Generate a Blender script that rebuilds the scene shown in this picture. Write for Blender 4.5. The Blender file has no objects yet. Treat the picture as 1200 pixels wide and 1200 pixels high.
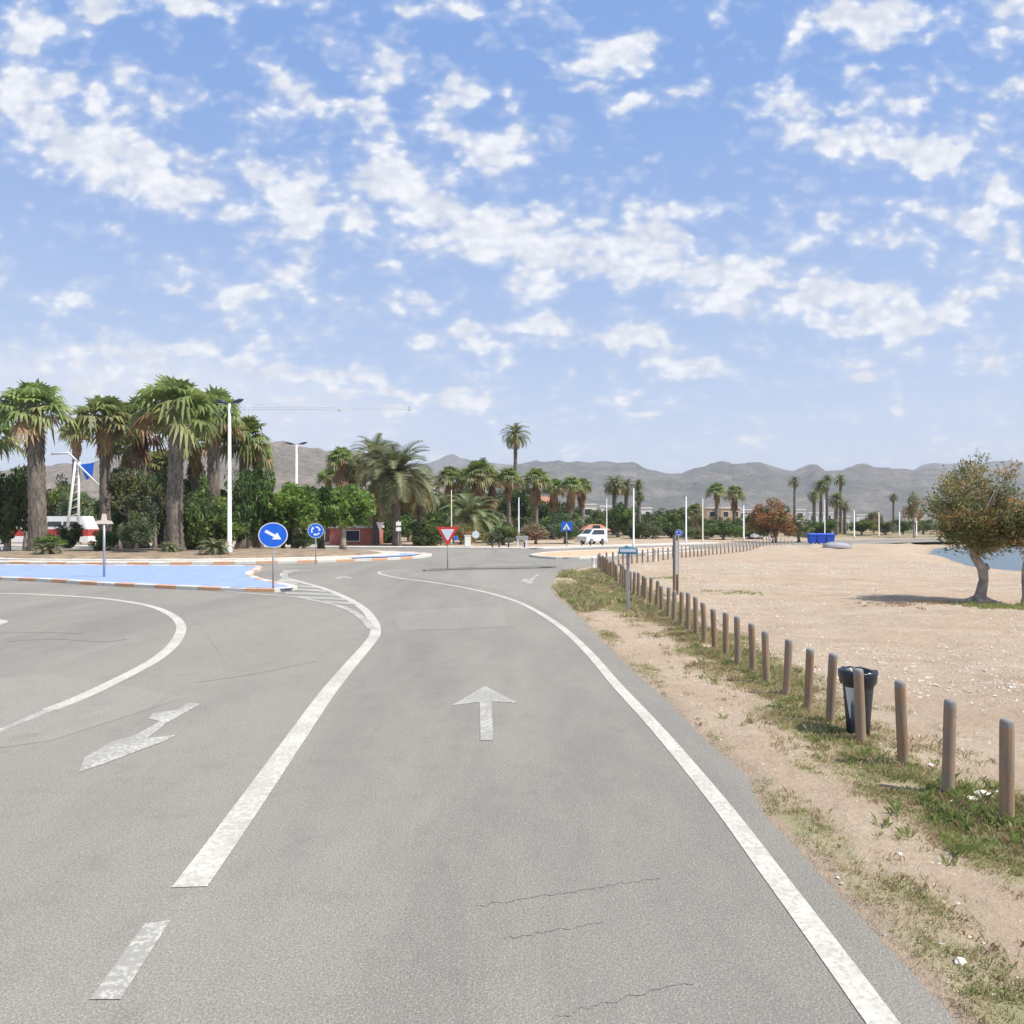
import bpy, bmesh, math, random
from mathutils import Vector, Matrix, noise
from mathutils.geometry import tessellate_polygon
PI = math.pi
R = math.radians
rnd = random.Random(7)
scene = bpy.context.scene
COL = scene.collection
F, CX, HY, EYE = 900.0, 600.0, 612.0, 2.5      # focal length, centre and horizon row of the photo (1200 px wide), eye height

def gp(px, py, z=0.0):
    """ground point seen at a photo pixel"""
    d = (EYE - z) * F / (py - HY)
    return Vector(((px - CX) / F * d, d, z))
def at(px, d): return (px - CX) / F * d
def zz(py, d): return EYE + (HY - py) / F * d
def sm(a, b, x):
    t = min(1, max(0, (x - a) / (b - a)));  return t * t * (3 - 2 * t)
def interp(pts, x):
    if x <= pts[0][0]: return pts[0][1]
    for (a, b), (c, e) in zip(pts, pts[1:]):
        if x <= c: return b + (e - b) * (x - a) / (c - a)
    return pts[-1][1]
def nz(x, y, z=0.0): return noise.noise(Vector((x, y, z)))

# ------------------------------------------------------------------ materials
def new_mat(name):
    m = bpy.data.materials.new(name); m.use_nodes = True
    nt = m.node_tree; nt.nodes.clear()
    out = nt.nodes.new('ShaderNodeOutputMaterial'); p = nt.nodes.new('ShaderNodeBsdfPrincipled')
    nt.links.new(p.outputs[0], out.inputs[0])
    return m, nt, p, out
class N:
    def __init__(s, nt): s.nt = nt
    def n(s, t, **kw):
        x = s.nt.nodes.new(t)
        for k, v in kw.items(): setattr(x, k, v)
        return x
    def l(s, a, b): s.nt.links.new(a, b)
    def coord(s, kind='Object'): return s.n('ShaderNodeTexCoord').outputs[kind]
    def mapping(s, vec, scale=(1, 1, 1), loc=(0, 0, 0), rot=(0, 0, 0), kind='POINT'):
        m = s.n('ShaderNodeMapping', vector_type=kind)
        m.inputs['Scale'].default_value = scale; m.inputs['Location'].default_value = loc; m.inputs['Rotation'].default_value = rot
        s.l(vec, m.inputs['Vector']); return m.outputs[0]
    def noise(s, vec, scale, detail=4, rough=.55, dist=0.0, dim='3D'):
        t = s.n('ShaderNodeTexNoise', noise_dimensions=dim); t.inputs['Scale'].default_value = scale; t.inputs['Detail'].default_value = detail
        t.inputs['Roughness'].default_value = rough; t.inputs['Distortion'].default_value = dist
        if vec is not None: s.l(vec, t.inputs['Vector'])
        return t.outputs[0]
    def vor(s, vec, scale, feature='F1', out='Distance', dim='3D'):
        t = s.n('ShaderNodeTexVoronoi', feature=feature, voronoi_dimensions=dim); t.inputs['Scale'].default_value = scale
        s.l(vec, t.inputs['Vector']); return t.outputs[out]
    def mr(s, v, a, b, c=0.0, d=1.0, smooth=True):
        t = s.n('ShaderNodeMapRange', interpolation_type='SMOOTHSTEP' if smooth else 'LINEAR')
        for i, q in enumerate((a, b, c, d)): t.inputs[i + 1].default_value = q
        s.l(v, t.inputs[0]); return t.outputs[0]
    def math(s, op, a, b=None):
        t = s.n('ShaderNodeMath', operation=op)
        for i, q in enumerate((a, b)):
            if q is None: continue
            if isinstance(q, (int, float)): t.inputs[i].default_value = q
            else: s.l(q, t.inputs[i])
        return t.outputs[0]
    def mix(s, f, a, b, mode='MIX'):
        t = s.n('ShaderNodeMix', data_type='RGBA', blend_type=mode)
        for i, q in ((0, f), (6, a), (7, b)):
            if isinstance(q, (int, float)): t.inputs[i].default_value = q
            elif isinstance(q, tuple): t.inputs[i].default_value = (*q[:3], 1)
            else: s.l(q, t.inputs[i])
        return t.outputs[2]
    def bump(s, h, strength, dist, p):
        b = s.n('ShaderNodeBump'); b.inputs['Strength'].default_value = strength; b.inputs['Distance'].default_value = dist
        s.l(h, b.inputs['Height']); s.l(b.outputs[0], p.inputs['Normal'])

def simple(name, col, rough=.6, metal=0.0, var=.12, scale=6.0, spec=.4, bump=0.0, bscale=40):
    m, nt, p, out = new_mat(name); g = N(nt); c = g.coord()
    a = tuple(x * (1 - var) for x in col); b = tuple(min(1, x * (1 + var)) for x in col)
    g.l(g.mix(g.mr(g.noise(c, scale, 5, .6), .3, .7), a, b), p.inputs['Base Color'])
    p.inputs['Roughness'].default_value = rough; p.inputs['Metallic'].default_value = metal
    p.inputs['Specular IOR Level'].default_value = spec
    if bump: g.bump(g.noise(c, bscale, 4), bump, .01, p)
    return m
def leafmat(name, c1, c2, trans=.35, scale=1.2):
    m, nt, p, out = new_mat(name); g = N(nt); c = g.coord()
    oi = g.n('ShaderNodeObjectInfo')
    f = g.mr(g.noise(c, scale, 4, .7), .32, .68)
    col = g.mix(f, c1, c2)
    h = g.n('ShaderNodeHueSaturation'); g.l(col, h.inputs['Color'])
    g.l(g.mr(oi.outputs['Random'], 0, 1, .485, .515, False), h.inputs['Hue']); g.l(g.mr(oi.outputs['Random'], 0, 1, .85, 1.2, False), h.inputs['Value'])
    g.l(h.outputs[0], p.inputs['Base Color']); p.inputs['Roughness'].default_value = .55; p.inputs['Specular IOR Level'].default_value = .35
    t = g.n('ShaderNodeBsdfTranslucent'); g.l(h.outputs[0], t.inputs[0])
    mx = g.n('ShaderNodeMixShader'); mx.inputs[0].default_value = trans
    g.l(p.outputs[0], mx.inputs[1]); g.l(t.outputs[0], mx.inputs[2]); g.l(mx.outputs[0], out.inputs[0])
    return m

M = {}
def asphalt(name, c1, c2, wear):
    m, nt, p, out = new_mat(name); g = N(nt); c = g.coord()
    big = g.noise(g.mapping(c, (.30, .05, 1)), 1.0, 4, .6, .8)
    mid = g.noise(g.mapping(c, (1.2, .35, 1)), 1.0, 6, .7, .3)
    spot = g.noise(c, 2.2, 5, .7)
    fine = g.noise(c, 62, 3, .8)
    grit = g.vor(c, 95); gc = g.vor(c, 95, 'F1', 'Color')
    col = g.mix(g.mr(big, .36, .62), c1, c2)
    col = g.mix(g.mr(mid, .38, .66, 0, .35), col, wear)
    col = g.mix(g.mr(spot, .5, .72, 0, .22), col, (.15, .145, .13))
    col = g.mix(g.mr(fine, .34, .66, .5, 0), col, (.07, .068, .062))
    sv = g.n('ShaderNodeSeparateXYZ'); g.l(gc, sv.inputs[0])
    col = g.mix(g.math('MULTIPLY', g.mr(grit, .10, .5, 1, 0), g.mr(sv.outputs[0], .55, .9, 0, .6)), col, (.58, .54, .47))
    st = g.noise(g.mapping(c, (.9, .25, 1), (11, 4, 0)), 1.0, 4, .6, 1.0)
    col = g.mix(g.mr(st, .52, .78, 0, .17), col, (.14, .137, .127))
    g.l(col, p.inputs['Base Color']); p.inputs['Roughness'].default_value = .85; p.inputs['Specular IOR Level'].default_value = .25
    g.bump(g.math('ADD', fine, g.math('MULTIPLY', grit, .8)), .6, .008, p)
    return m
M['asphalt'] = asphalt('asphalt', (.25, .234, .198), (.315, .290, .243), (.37, .33, .268))
M['asphalt_pale'] = asphalt('asphalt_pale', (.295, .268, .226), (.345, .313, .264), (.375, .335, .275))
M['asphalt_dark'] = asphalt('asphalt_dark', (.175, .170, .158), (.215, .208, .192), (.235, .222, .2))

def paint(name, col, wear=.5, under=(.2, .195, .18)):
    m, nt, p, out = new_mat(name); g = N(nt); c = g.coord()
    f = g.noise(c, 22, 6, .75); b = g.noise(c, 1.3, 3)
    v = g.math('ADD', f, g.math('MULTIPLY', g.math('SUBTRACT', b, .5), .5))
    col2 = tuple(x * .86 for x in col)
    cc = g.mix(g.mr(g.noise(c, 7, 4), .35, .65), col, col2)
    g.l(g.mix(g.mr(v, wear, wear + .12), under, cc), p.inputs['Base Color'])
    p.inputs['Roughness'].default_value = .75
    g.bump(f, .3, .004, p)
    return m
M['line'] = paint('line_paint', (.56, .53, .45), .43, (.40, .375, .315))
M['line_worn'] = paint('line_paint_worn', (.52, .495, .42), .48, (.30, .285, .25))
M['blue_paint'] = paint('blue_island_paint', (.27, .36, .68), .34, (.40, .44, .56))
M['kerb_white'] = paint('kerb_white_paint', (.64, .62, .56), .33, (.5, .46, .4))
M['kerb_red'] = paint('kerb_terracotta_paint', (.62, .36, .21), .3, (.6, .5, .4))
M['curb_gravel'] = simple('pale_gravel', (.56, .49, .40), .9, var=.28, scale=2.5, bump=.5)
M['orange_pave'] = simple('orange_paving', (.55, .38, .24), .9, var=.2, scale=2)
M['soil'] = simple('planter_soil', (.27, .20, .13), .95, var=.35, scale=1.5, bump=.6, bscale=8)
M['steel'] = simple('galvanised_steel', (.46, .46, .45), .45, .5, .1)
M['white_metal'] = simple('white_painted_metal', (.66, .66, .63), .45, 0, .05)
M['dark_metal'] = simple('dark_metal', (.05, .07, .09), .4, .2, .1)
M['sign_blue'] = simple('sign_blue', (.012, .13, .66), .35, 0, .04)
M['sign_teal'] = simple('sign_teal', (.06, .25, .38), .4, 0, .12)
M['sign_white'] = simple('sign_white', (.82, .82, .8), .4, 0, .03)
M['sign_red'] = simple('sign_red', (.62, .04, .03), .4, 0, .05)
M['sign_pale'] = simple('sign_pale', (.62, .70, .76), .4, 0, .05)
M['sign_grey'] = simple('sign_grey', (.34, .33, .34), .6, 0, .12)
M['black_plastic'] = simple('bin_plastic', (.035, .038, .042), .5, 0, .2)
M['bag'] = simple('bin_bag', (.012, .015, .028), .3, 0, .3, 12, .5, .8, 25)
M['pale_label'] = simple('bin_pale_panel', (.5, .52, .55), .5)
M['rubber'] = simple('tyre_rubber', (.02, .02, .02), .8)
M['glass'] = simple('window_glass', (.04, .05, .06), .12, 0, .1, 2, .6)
M['car_white'] = simple('white_car_paint', (.78, .78, .78), .25, 0, .03)
M['car_red'] = simple('red_car_paint', (.42, .05, .045), .3, 0, .05)
M['lamp_glass'] = simple('headlamp_glass', (.6, .62, .6), .15)
M['wall_white'] = simple('white_render', (.74, .72, .68), .9, 0, .05, 1)
M['wall_peach'] = simple('peach_render', (.62, .42, .28), .9, 0, .08, 1)
M['wall_red'] = simple('red_render', (.55, .17, .13), .9, 0, .1, 1)
M['wall_cream'] = simple('cream_render', (.62, .55, .43), .9, 0, .08, 1)
M['roof_tile'] = simple('terracotta_tile', (.42, .19, .12), .85, 0, .2, 3)
M['blue_plastic'] = simple('blue_container_plastic', (.015, .09, .55), .45)
M['white_rock'] = simple('white_stone', (.64, .60, .52), .9, 0, .15, 14, .3, .5, 30)
M['stone'] = simple('beach_stone', (.50, .43, .35), .9, 0, .25, 9)
M['crack'] = simple('crack_tar', (.20, .19, .165), .9)

def woodmat():
    m, nt, p, out = new_mat('weathered_wood'); g = N(nt); c = g.coord()
    oi = g.n('ShaderNodeObjectInfo')
    off = g.n('ShaderNodeVectorMath', operation='ADD'); g.l(c, off.inputs[0])
    cmb = g.n('ShaderNodeCombineXYZ')
    for i in range(3): g.l(g.math('MULTIPLY', oi.outputs['Random'], 37.0 + i * 11), cmb.inputs[i])
    g.l(cmb.outputs[0], off.inputs[1]); c2 = off.outputs[0]
    grain = g.noise(g.mapping(c2, (26, 26, 1.6)), 1.5, 5, .7, .3)
    blot = g.noise(c2, 3.5, 4, .6)
    col = g.mix(g.mr(blot, .38, .62), (.29, .22, .15), (.36, .205, .11))
    col = g.mix(g.mr(grain, .35, .65, .55, 0), col, (.13, .10, .075))
    rr = g.n('ShaderNodeMath', operation='FRACT'); g.l(g.math('MULTIPLY', oi.outputs['Random'], 7.3), rr.inputs[0])
    col = g.mix(g.mr(rr.outputs[0], .1, .9, 0, .4, False), col, g.mix(g.mr(blot, .4, .6), (.27, .235, .195), (.34, .28, .21)))
    sx = g.n('ShaderNodeSeparateXYZ'); g.l(c, sx.inputs[0])
    col = g.mix(g.mr(sx.outputs[2], .78, .84), col, (.24, .225, .21))     # weathered top end
    base = g.math('ADD', sx.outputs[2], g.math('MULTIPLY', blot, .3))
    col = g.mix(g.mr(base, .14, .36, .5, 0), col, (.42, .32, .22))          # sand clinging to the foot
    g.l(col, p.inputs['Base Color']); p.inputs['Roughness'].default_value = .85
    g.bump(grain, .5, .006, p)
    return m
M['wood'] = woodmat()
M['wood_pale'] = simple('bleached_wood', (.42, .36, .29), .9, 0, .2, 5)

def barkmat(name, a, b, rings=14):
    m, nt, p, out = new_mat(name); g = N(nt); c = g.coord()
    r = g.noise(g.mapping(c, (3, 3, rings)), 1.0, 5, .7, .6)
    g.l(g.mix(g.mr(r, .35, .65), a, b), p.inputs['Base Color']); p.inputs['Roughness'].default_value = .95
    g.bump(r, .8, .05, p); return m
M['palm_bark'] = barkmat('palm_bark', (.095, .078, .062), (.25, .21, .165), 12)
M['bark'] = barkmat('tree_bark', (.22, .175, .14), (.50, .43, .36), 2)
M['fan_green'] = leafmat('fan_leaf_green', (.13, .185, .05), (.31, .37, .12), .42)
M['fan_yellow'] = leafmat('fan_leaf_yellow', (.21, .235, .075), (.38, .385, .165))
M['fan_dead'] = leafmat('fan_leaf_dead', (0.208, 0.117, 0.058), (0.442, 0.286, 0.156), .2)
M['date_green'] = leafmat('date_leaf_green', (0.110, 0.140, 0.056), (0.294, 0.301, 0.153))
M['date_straw'] = leafmat('date_leaf_straw', (0.338, 0.260, 0.098), (0.494, 0.351, 0.117), .2)
M['leaf_dark'] = leafmat('leaf_dark', (0.045, 0.080, 0.025), (0.124, 0.157, 0.053))
M['leaf_mid'] = leafmat('leaf_mid', (0.052, 0.098, 0.023), (0.130, 0.195, 0.046))
M['leaf_bright'] = leafmat('leaf_bright', (0.111, 0.195, 0.033), (0.234, 0.325, 0.065))
M['leaf_grey'] = leafmat('leaf_grey', (0.117, 0.163, 0.091), (0.247, 0.286, 0.169))
M['leaf_olive'] = leafmat('leaf_olive', (0.143, 0.156, 0.052), (0.286, 0.273, 0.111))
M['leaf_rust'] = leafmat('leaf_rust', (0.286, 0.130, 0.046), (0.468, 0.247, 0.104))
M['leaf_pink'] = leafmat('leaf_pink', (.32, .17, .12), (.40, .25, .17))
M['leaf_straw'] = leafmat('leaf_straw', (.27, .23, .10), (.40, .33, .17))
M['grass_green'] = leafmat('grass_green', (.27, .33, .10), (.40, .44, .17), .45, .8)
M['grass_dry'] = leafmat('grass_dry', (0.456, 0.396, 0.216), (0.624, 0.540, 0.336), .4, .8)
M['grass_brown'] = leafmat('grass_brown', (0.351, 0.234, 0.143), (0.520, 0.364, 0.234), .4, .8)

# ------------------------------------------------------------------ mesh helpers
def tag(o, label=None, cat=None, group=None, kind=None):
    if label: o['label'] = label
    if cat: o['category'] = cat
    if group: o['group'] = group
    if kind: o['kind'] = kind
    return o
def mkobj(name, me, parent=None, loc=None, rot=None, scale=None):
    o = bpy.data.objects.new(name, me); COL.objects.link(o)
    if parent: o.parent = parent
    if loc is not None: o.location = loc
    if rot is not None: o.rotation_euler = rot
    if scale is not None: o.scale = scale
    return o
def empty(name, loc, label, cat, group=None, rz=0):
    o = bpy.data.objects.new(name, None); COL.objects.link(o); o.location = loc; o.rotation_euler = (0, 0, rz)
    o.empty_display_size = .2
    return tag(o, label, cat, group)
class MB:
    """collects faces of one mesh"""
    def __init__(s): s.v = []; s.f = []; s.m = []; s.smooth = []
    def face(s, pts, mi=0, sm_=False):
        b = len(s.v); s.v += [tuple(p) for p in pts]; s.f.append(tuple(range(b, b + len(pts)))); s.m.append(mi); s.smooth.append(sm_)
    def box(s, c, size, mi=0, rz=0, bev=0.0):
        cx, cy, cz = c; hx, hy, hz = (q / 2 for q in size)
        ca, sa = math.cos(rz), math.sin(rz)
        def T(x, y, z): return (cx + x * ca - y * sa, cy + x * sa + y * ca, cz + z)
        b = min(bev, hx * .9, hy * .9, hz * .9)
        if b <= 0:
            P = [T(x, y, z) for z in (-hz, hz) for (x, y) in ((-hx, -hy), (hx, -hy), (hx, hy), (-hx, hy))]
            n = len(s.v); s.v += P
            for q in ((0, 3, 2, 1), (4, 5, 6, 7), (0, 1, 5, 4), (1, 2, 6, 5), (2, 3, 7, 6), (3, 0, 4, 7)):
                s.f.append(tuple(n + k for k in q)); s.m.append(mi); s.smooth.append(False)
        else:
            rings = []
            for (ins, z) in ((b, -hz), (0, -hz + b), (0, hz - b), (b, hz)):
                X, Y = hx - ins, hy - ins
                bb = b if ins == 0 else b * .5
                rings.append([T(x, y, z) for x, y in ((-X + bb, -Y), (X - bb, -Y), (X, -Y + bb), (X, Y - bb), (X - bb, Y), (-X + bb, Y), (-X, Y - bb), (-X, -Y + bb))])
            s.loft(rings, mi, cap=True, smooth=False)
    def loft(s, rings, mi=0, cap=True, smooth=True, closed=True):
        n = len(s.v); k = len(rings[0])
        for r in rings: s.v += [tuple(p) for p in r]
        for i in range(len(rings) - 1):
            for j in range(k if closed else k - 1):
                a = n + i * k + j; b = n + i * k + (j + 1) % k
                s.f.append((a, b, b + k, a + k)); s.m.append(mi); s.smooth.append(smooth)
        if cap:
            s.f.append(tuple(n + j for j in reversed(range(k)))); s.m.append(mi); s.smooth.append(False)
            e = n + (len(rings) - 1) * k
            s.f.append(tuple(e + j for j in range(k))); s.m.append(mi); s.smooth.append(False)
    def tube(s, path, radii, seg=8, mi=0, cap=True, jit=0.0, r_=None):
        path = [Vector(p) for p in path]; rings = []
        up = Vector((0, 0, 1)); prev = None
        for i, p in enumerate(path):
            t = (path[min(i + 1, len(path) - 1)] - path[max(i - 1, 0)])
            if t.length < 1e-9: t = Vector((0, 0, 1))
            t.normalize()
            a = prev if prev is not None else (up if abs(t.z) < .9 else Vector((1, 0, 0)))
            u = (a - t * a.dot(t)).normalized(); prev = u; w = t.cross(u)
            rr = radii[i] if isinstance(radii, (list, tuple)) else radii
            rings.append([p + (u * math.cos(2 * PI * k / seg) + w * math.sin(2 * PI * k / seg)) * rr * (1 + (jit * (r_ or rnd).uniform(-1, 1) if jit else 0)) for k in range(seg)])
        s.loft(rings, mi, cap)
    def prism(s, poly, z0, z1, mi=0, side=None):
        """extruded horizontal polygon"""
        a = sum(p[0] * q[1] - q[0] * p[1] for p, q in zip(poly, poly[1:] + poly[:1]))
        if a < 0: poly = poly[::-1]
        n = len(s.v); k = len(poly)
        s.v += [(p[0], p[1], z1) for p in poly]
        for t in tessellate_polygon([[Vector((p[0], p[1], 0)) for p in poly]]):
            A, B, C_ = (Vector(poly[i]).to_3d() if len(poly[i]) == 2 else Vector((poly[i][0], poly[i][1], 0)) for i in t)
            if (B - A).cross(C_ - A).z < 0: t = t[::-1]
            s.f.append(tuple(n + i for i in t)); s.m.append(mi); s.smooth.append(False)
        if z0 is not None:
            s.v += [(p[0], p[1], z0) for p in poly]
            for i in range(k):
                j = (i + 1) % k
                s.f.append((n + k + i, n + k + j, n + j, n + i)); s.m.append(mi if side is None else side); s.smooth.append(False)
    def vprism(s, poly, y0, y1, mi=0):
        """polygon in x-z extruded along y; front at y0"""
        a = sum(p[0] * q[1] - q[0] * p[1] for p, q in zip(poly, poly[1:] + poly[:1]))
        if a < 0: poly = poly[::-1]
        n = len(s.v); k = len(poly)
        s.v += [(p[0], y0, p[1]) for p in poly] + [(p[0], y1, p[1]) for p in poly]
        for t in tessellate_polygon([[Vector((p[0], p[1], 0)) for p in poly]]):
            A, B, C_ = (Vector((poly[i][0], poly[i][1], 0)) for i in t)
            if (B - A).cross(C_ - A).z < 0: t = t[::-1]
            s.f.append(tuple(n + i for i in t)); s.m.append(mi); s.smooth.append(False)
            s.f.append(tuple(n + k + i for i in reversed(t))); s.m.append(mi); s.smooth.append(False)
        for i in range(k):
            j = (i + 1) % k
            s.f.append((n + i, n + k + i, n + k + j, n + j)); s.m.append(mi); s.smooth.append(False)
    def lathe(s, prof, seg=16, c=(0, 0, 0), mi=0, cap=True):
        s.loft([[(c[0] + r * math.cos(2 * PI * k / seg), c[1] + r * math.sin(2 * PI * k / seg), c[2] + z) for k in range(seg)] for r, z in prof], mi, cap)
    def mesh(s, name, mats):
        me = bpy.data.meshes.new(name); me.from_pydata(s.v, [], s.f)
        for q in (mats if isinstance(mats, (list, tuple)) else [mats]): me.materials.append(q)
        me.polygons.foreach_set('material_index', s.m); me.polygons.foreach_set('use_smooth', s.smooth)
        me.update(); return me
    def build(s, name, mats, parent=None, loc=None, rot=None, scale=None):
        return mkobj(name, s.mesh(name, mats), parent, loc, rot, scale)

def smooth_line(pts, n=6):
    """Catmull-Rom through 2D points"""
    P = [Vector(p[:2]) for p in pts]; out = []
    for i in range(len(P) - 1):
        a = P[max(i - 1, 0)]; b = P[i]; c = P[i + 1]; d = P[min(i + 2, len(P) - 1)]
        for k in range(n):
            t = k / n
            out.append(.5 * ((2 * b) + (c - a) * t + (2 * a - 5 * b + 4 * c - d) * t * t + (3 * b - a - 3 * c + d) * t ** 3))
    out.append(P[-1]); return out
def offset(line, w):
    out = []
    for i, p in enumerate(line):
        t = (line[min(i + 1, len(line) - 1)] - line[max(i - 1, 0)]).normalized()
        out.append(p + Vector((-t.y, t.x)) * w)
    return out
def ribbon(name, pts, w, z, mat, n=6, w2=None, jit=0.0):
    L = smooth_line(pts, n); A = []; B = []
    for i, p in enumerate(L):
        ww = (w if w2 is None else w + (w2 - w) * i / (len(L) - 1)) / 2
        t = (L[min(i + 1, len(L) - 1)] - L[max(i - 1, 0)]).normalized(); nn = Vector((-t.y, t.x))
        A.append(p + nn * (ww + rnd.uniform(-jit, jit))); B.append(p - nn * (ww + rnd.uniform(-jit, jit)))
    mb = MB()
    for i in range(len(L) - 1):
        mb.face([(B[i].x, B[i].y, z), (B[i + 1].x, B[i + 1].y, z), (A[i + 1].x, A[i + 1].y, z), (A[i].x, A[i].y, z)])
    o = mb.build(name, mat)
    # make sure it faces up
    if o.data.polygons[0].normal.z < 0: o.data.flip_normals()
    return tag(o, kind='structure')
def gpts(pix, z=0): return [gp(*p, z).to_2d() for p in pix]
def sheet(name, poly, z, mat, z0=None):
    mb = MB(); mb.prism([tuple(p[:2]) for p in poly], z0, z); return tag(mb.build(name, mat), kind='structure')

# ------------------------------------------------------------------ ground
EDGE = [(-30, 2.25), (3.86, 2.23), (5, 2.2), (6.56, 2.16), (7.2, 2.22), (7.6, 2.36), (8.3, 2.24), (9.26, 2.21), (11.1, 2.15), (13.4, 2.0), (16.9, 1.88), (21.4, 1.76), (26.5, 1.47), (29.5, 1.5), (32, 1.66), (34.8, 1.95), (37.5, 2.5), (41, 3.4), (45, 4.75)]
SHORE = [(-60, 22), (0, 28), (51.4, 34.3), (62, 38.5), (76, 43.8), (90, 52), (120, 74), (180, 120), (260, 190), (420, 330), (600, 520), (800, 820), (1100, 1400), (1500, 3000)]
def xedge(y): return interp(EDGE, y)
PATCH = [  # photo pixel, radius m, kind strength (green turf, weeds)
 (915, 935, .45, 1.0), (955, 965, .4, .8), (930, 905, .25, .8), (1160, 985, .50, 1.2), (1120, 1000, .35, .8), (1195, 960, .4, 1.0), (1000, 890, .35, .7), (1060, 905, .35, .8),
 (960, 858, .5, .9), (940, 830, .5, .8), (900, 790, .7, .9), (870, 770, .7, .9), (1075, 1060, .25, .7), (1130, 1130, .35, .8), (1170, 1060, .3, .7), (1100, 1100, .25, .7),
 (850, 872, .3, .7), (770, 790, .5, .7), (720, 745, .7, .5), (735, 700, 1.3, .9), (700, 708, 1.2, .9), (680, 690, 1.6, .8), (720, 672, 2.2, .9), (780, 715, 1.2, .9), (760, 690, 1.6, .9), (830, 745, .9, .8),
 (1010, 960, .35, .6), (1040, 940, .3, .6), (985, 1000, .25, .6), (940, 1010, .2, .6), (1180, 1180, .3, .8), (1150, 1150, .3, .6), (820, 760, .6, .6), (1010, 1040, .3, .5), (1080, 990, .3, .5)]
PT = [(gp(a, b), r, k) for a, b, r, k in PATCH]
PATH = [(2, 3.6), (5.2, 3.2), (6.2, 2.95), (8.2, 2.6), (9, 2.7), (11, 2.8), (14, 2.65), (18, 2.5), (22, 2.4), (30, 2.3), (45, 4)]
def veg(x, y):
    v = 0
    for p, r, k in PT:
        q = ((x - p.x) ** 2 + ((y - p.y) * .45) ** 2) / (r * r)
        if q < 3: v = max(v, k * math.exp(-q))
    base = .5 + .9 * nz(x * 1.1, y * .8, 3) + .35 * nz(x * 4, y * 3.2, 9)
    row = math.exp(-((x - 4.0 - (y > 25) * .2) / .75) ** 2)
    px = interp(PATH, y)
    pth = math.exp(-((x - px) / .33) ** 2)
    lim = sm(5.6, 4.7, x) if y < 40 else 0
    w = (.30 * row + .18) * base * 1.15 + v * (.40 + .6 * base)
    w *= (1 - .8 * pth * (1 if y < 20 else .4)) * lim * sm(.0, .10, x - xedge(y)) * sm(44, 38, y)
    return max(0, min(1, w))
def hill0(x, y): return 0
def gz(x, y):
    """height of the natural ground"""
    e = x - xedge(y) if y < 45 else 9
    s = interp(SHORE, y)
    z = -.035
    if y < 45: out = sm(-.04, .12, e)
    else: out = 1.0
    if 45 <= y < 130 or (y < 45 and x > 4.7):
        # inside the asphalt region behind the second post row keep low
        pass
    if road_mask(x, y): return -.05
    z = -.035 + out * (.04 + .012 * nz(x * 5, y * 5) + .03 * (nz(x * .9, y * .7, 5) + .2))
    if x > 4.6:
        k = sm(4.6, 7, x)
        z += .035 * k * nz(x * 2.2, y * 2.0, 12)
        z += k * (.09 * nz(x * .22, y * .3, 2) + .05 * nz(x * .9, y * .9, 8) + .05 * max(0, math.sin(y * 1.7 + x * .25 + 2 * nz(x * .1, y * .1))) * sm(.0, .35, nz(x * .12, y * .1, 31)))
    # low spoil banks at the far end of the beach
    z += .45 * math.exp(-(((x - 27) / 9) ** 2 + ((y - 68) / 3.0) ** 2)) * (1 + .5 * nz(x, y * .8)) * sm(4, 8, x)
    if y > 100: z += 1.2 * sm(100, 150, y) * (.5 + nz(x * .04, y * .02, 4)) * sm(0, 40, s - x)
    f = sm(-9, 6, x - s)
    return z - 1.9 * f
NEAR = [(44, 4.3), (45, 4.75), (50, 6.4), (56, 9.2), (63.4, 13.8), (72.6, 21.6), (85, 34), (98, 54), (107, 90), (112, 170)]   # (y, x) right boundary of the asphalt
FARB = [(-300, 82), (-60, 80), (-45, 78), (-24, 76), (-10, 74), (2, 72.5), (8.6, 77.6), (16.7, 83), (28, 94), (43, 107), (65, 118), (100, 126), (170, 130)]      # (x, y)
def road_mask(x, y):
    if y < 44.5 or y > 132: return False
    xr = interp(NEAR, y)
    if y >= 112: xr = 170
    return x < xr - .12 and y < interp(FARB, x) - .12

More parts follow.
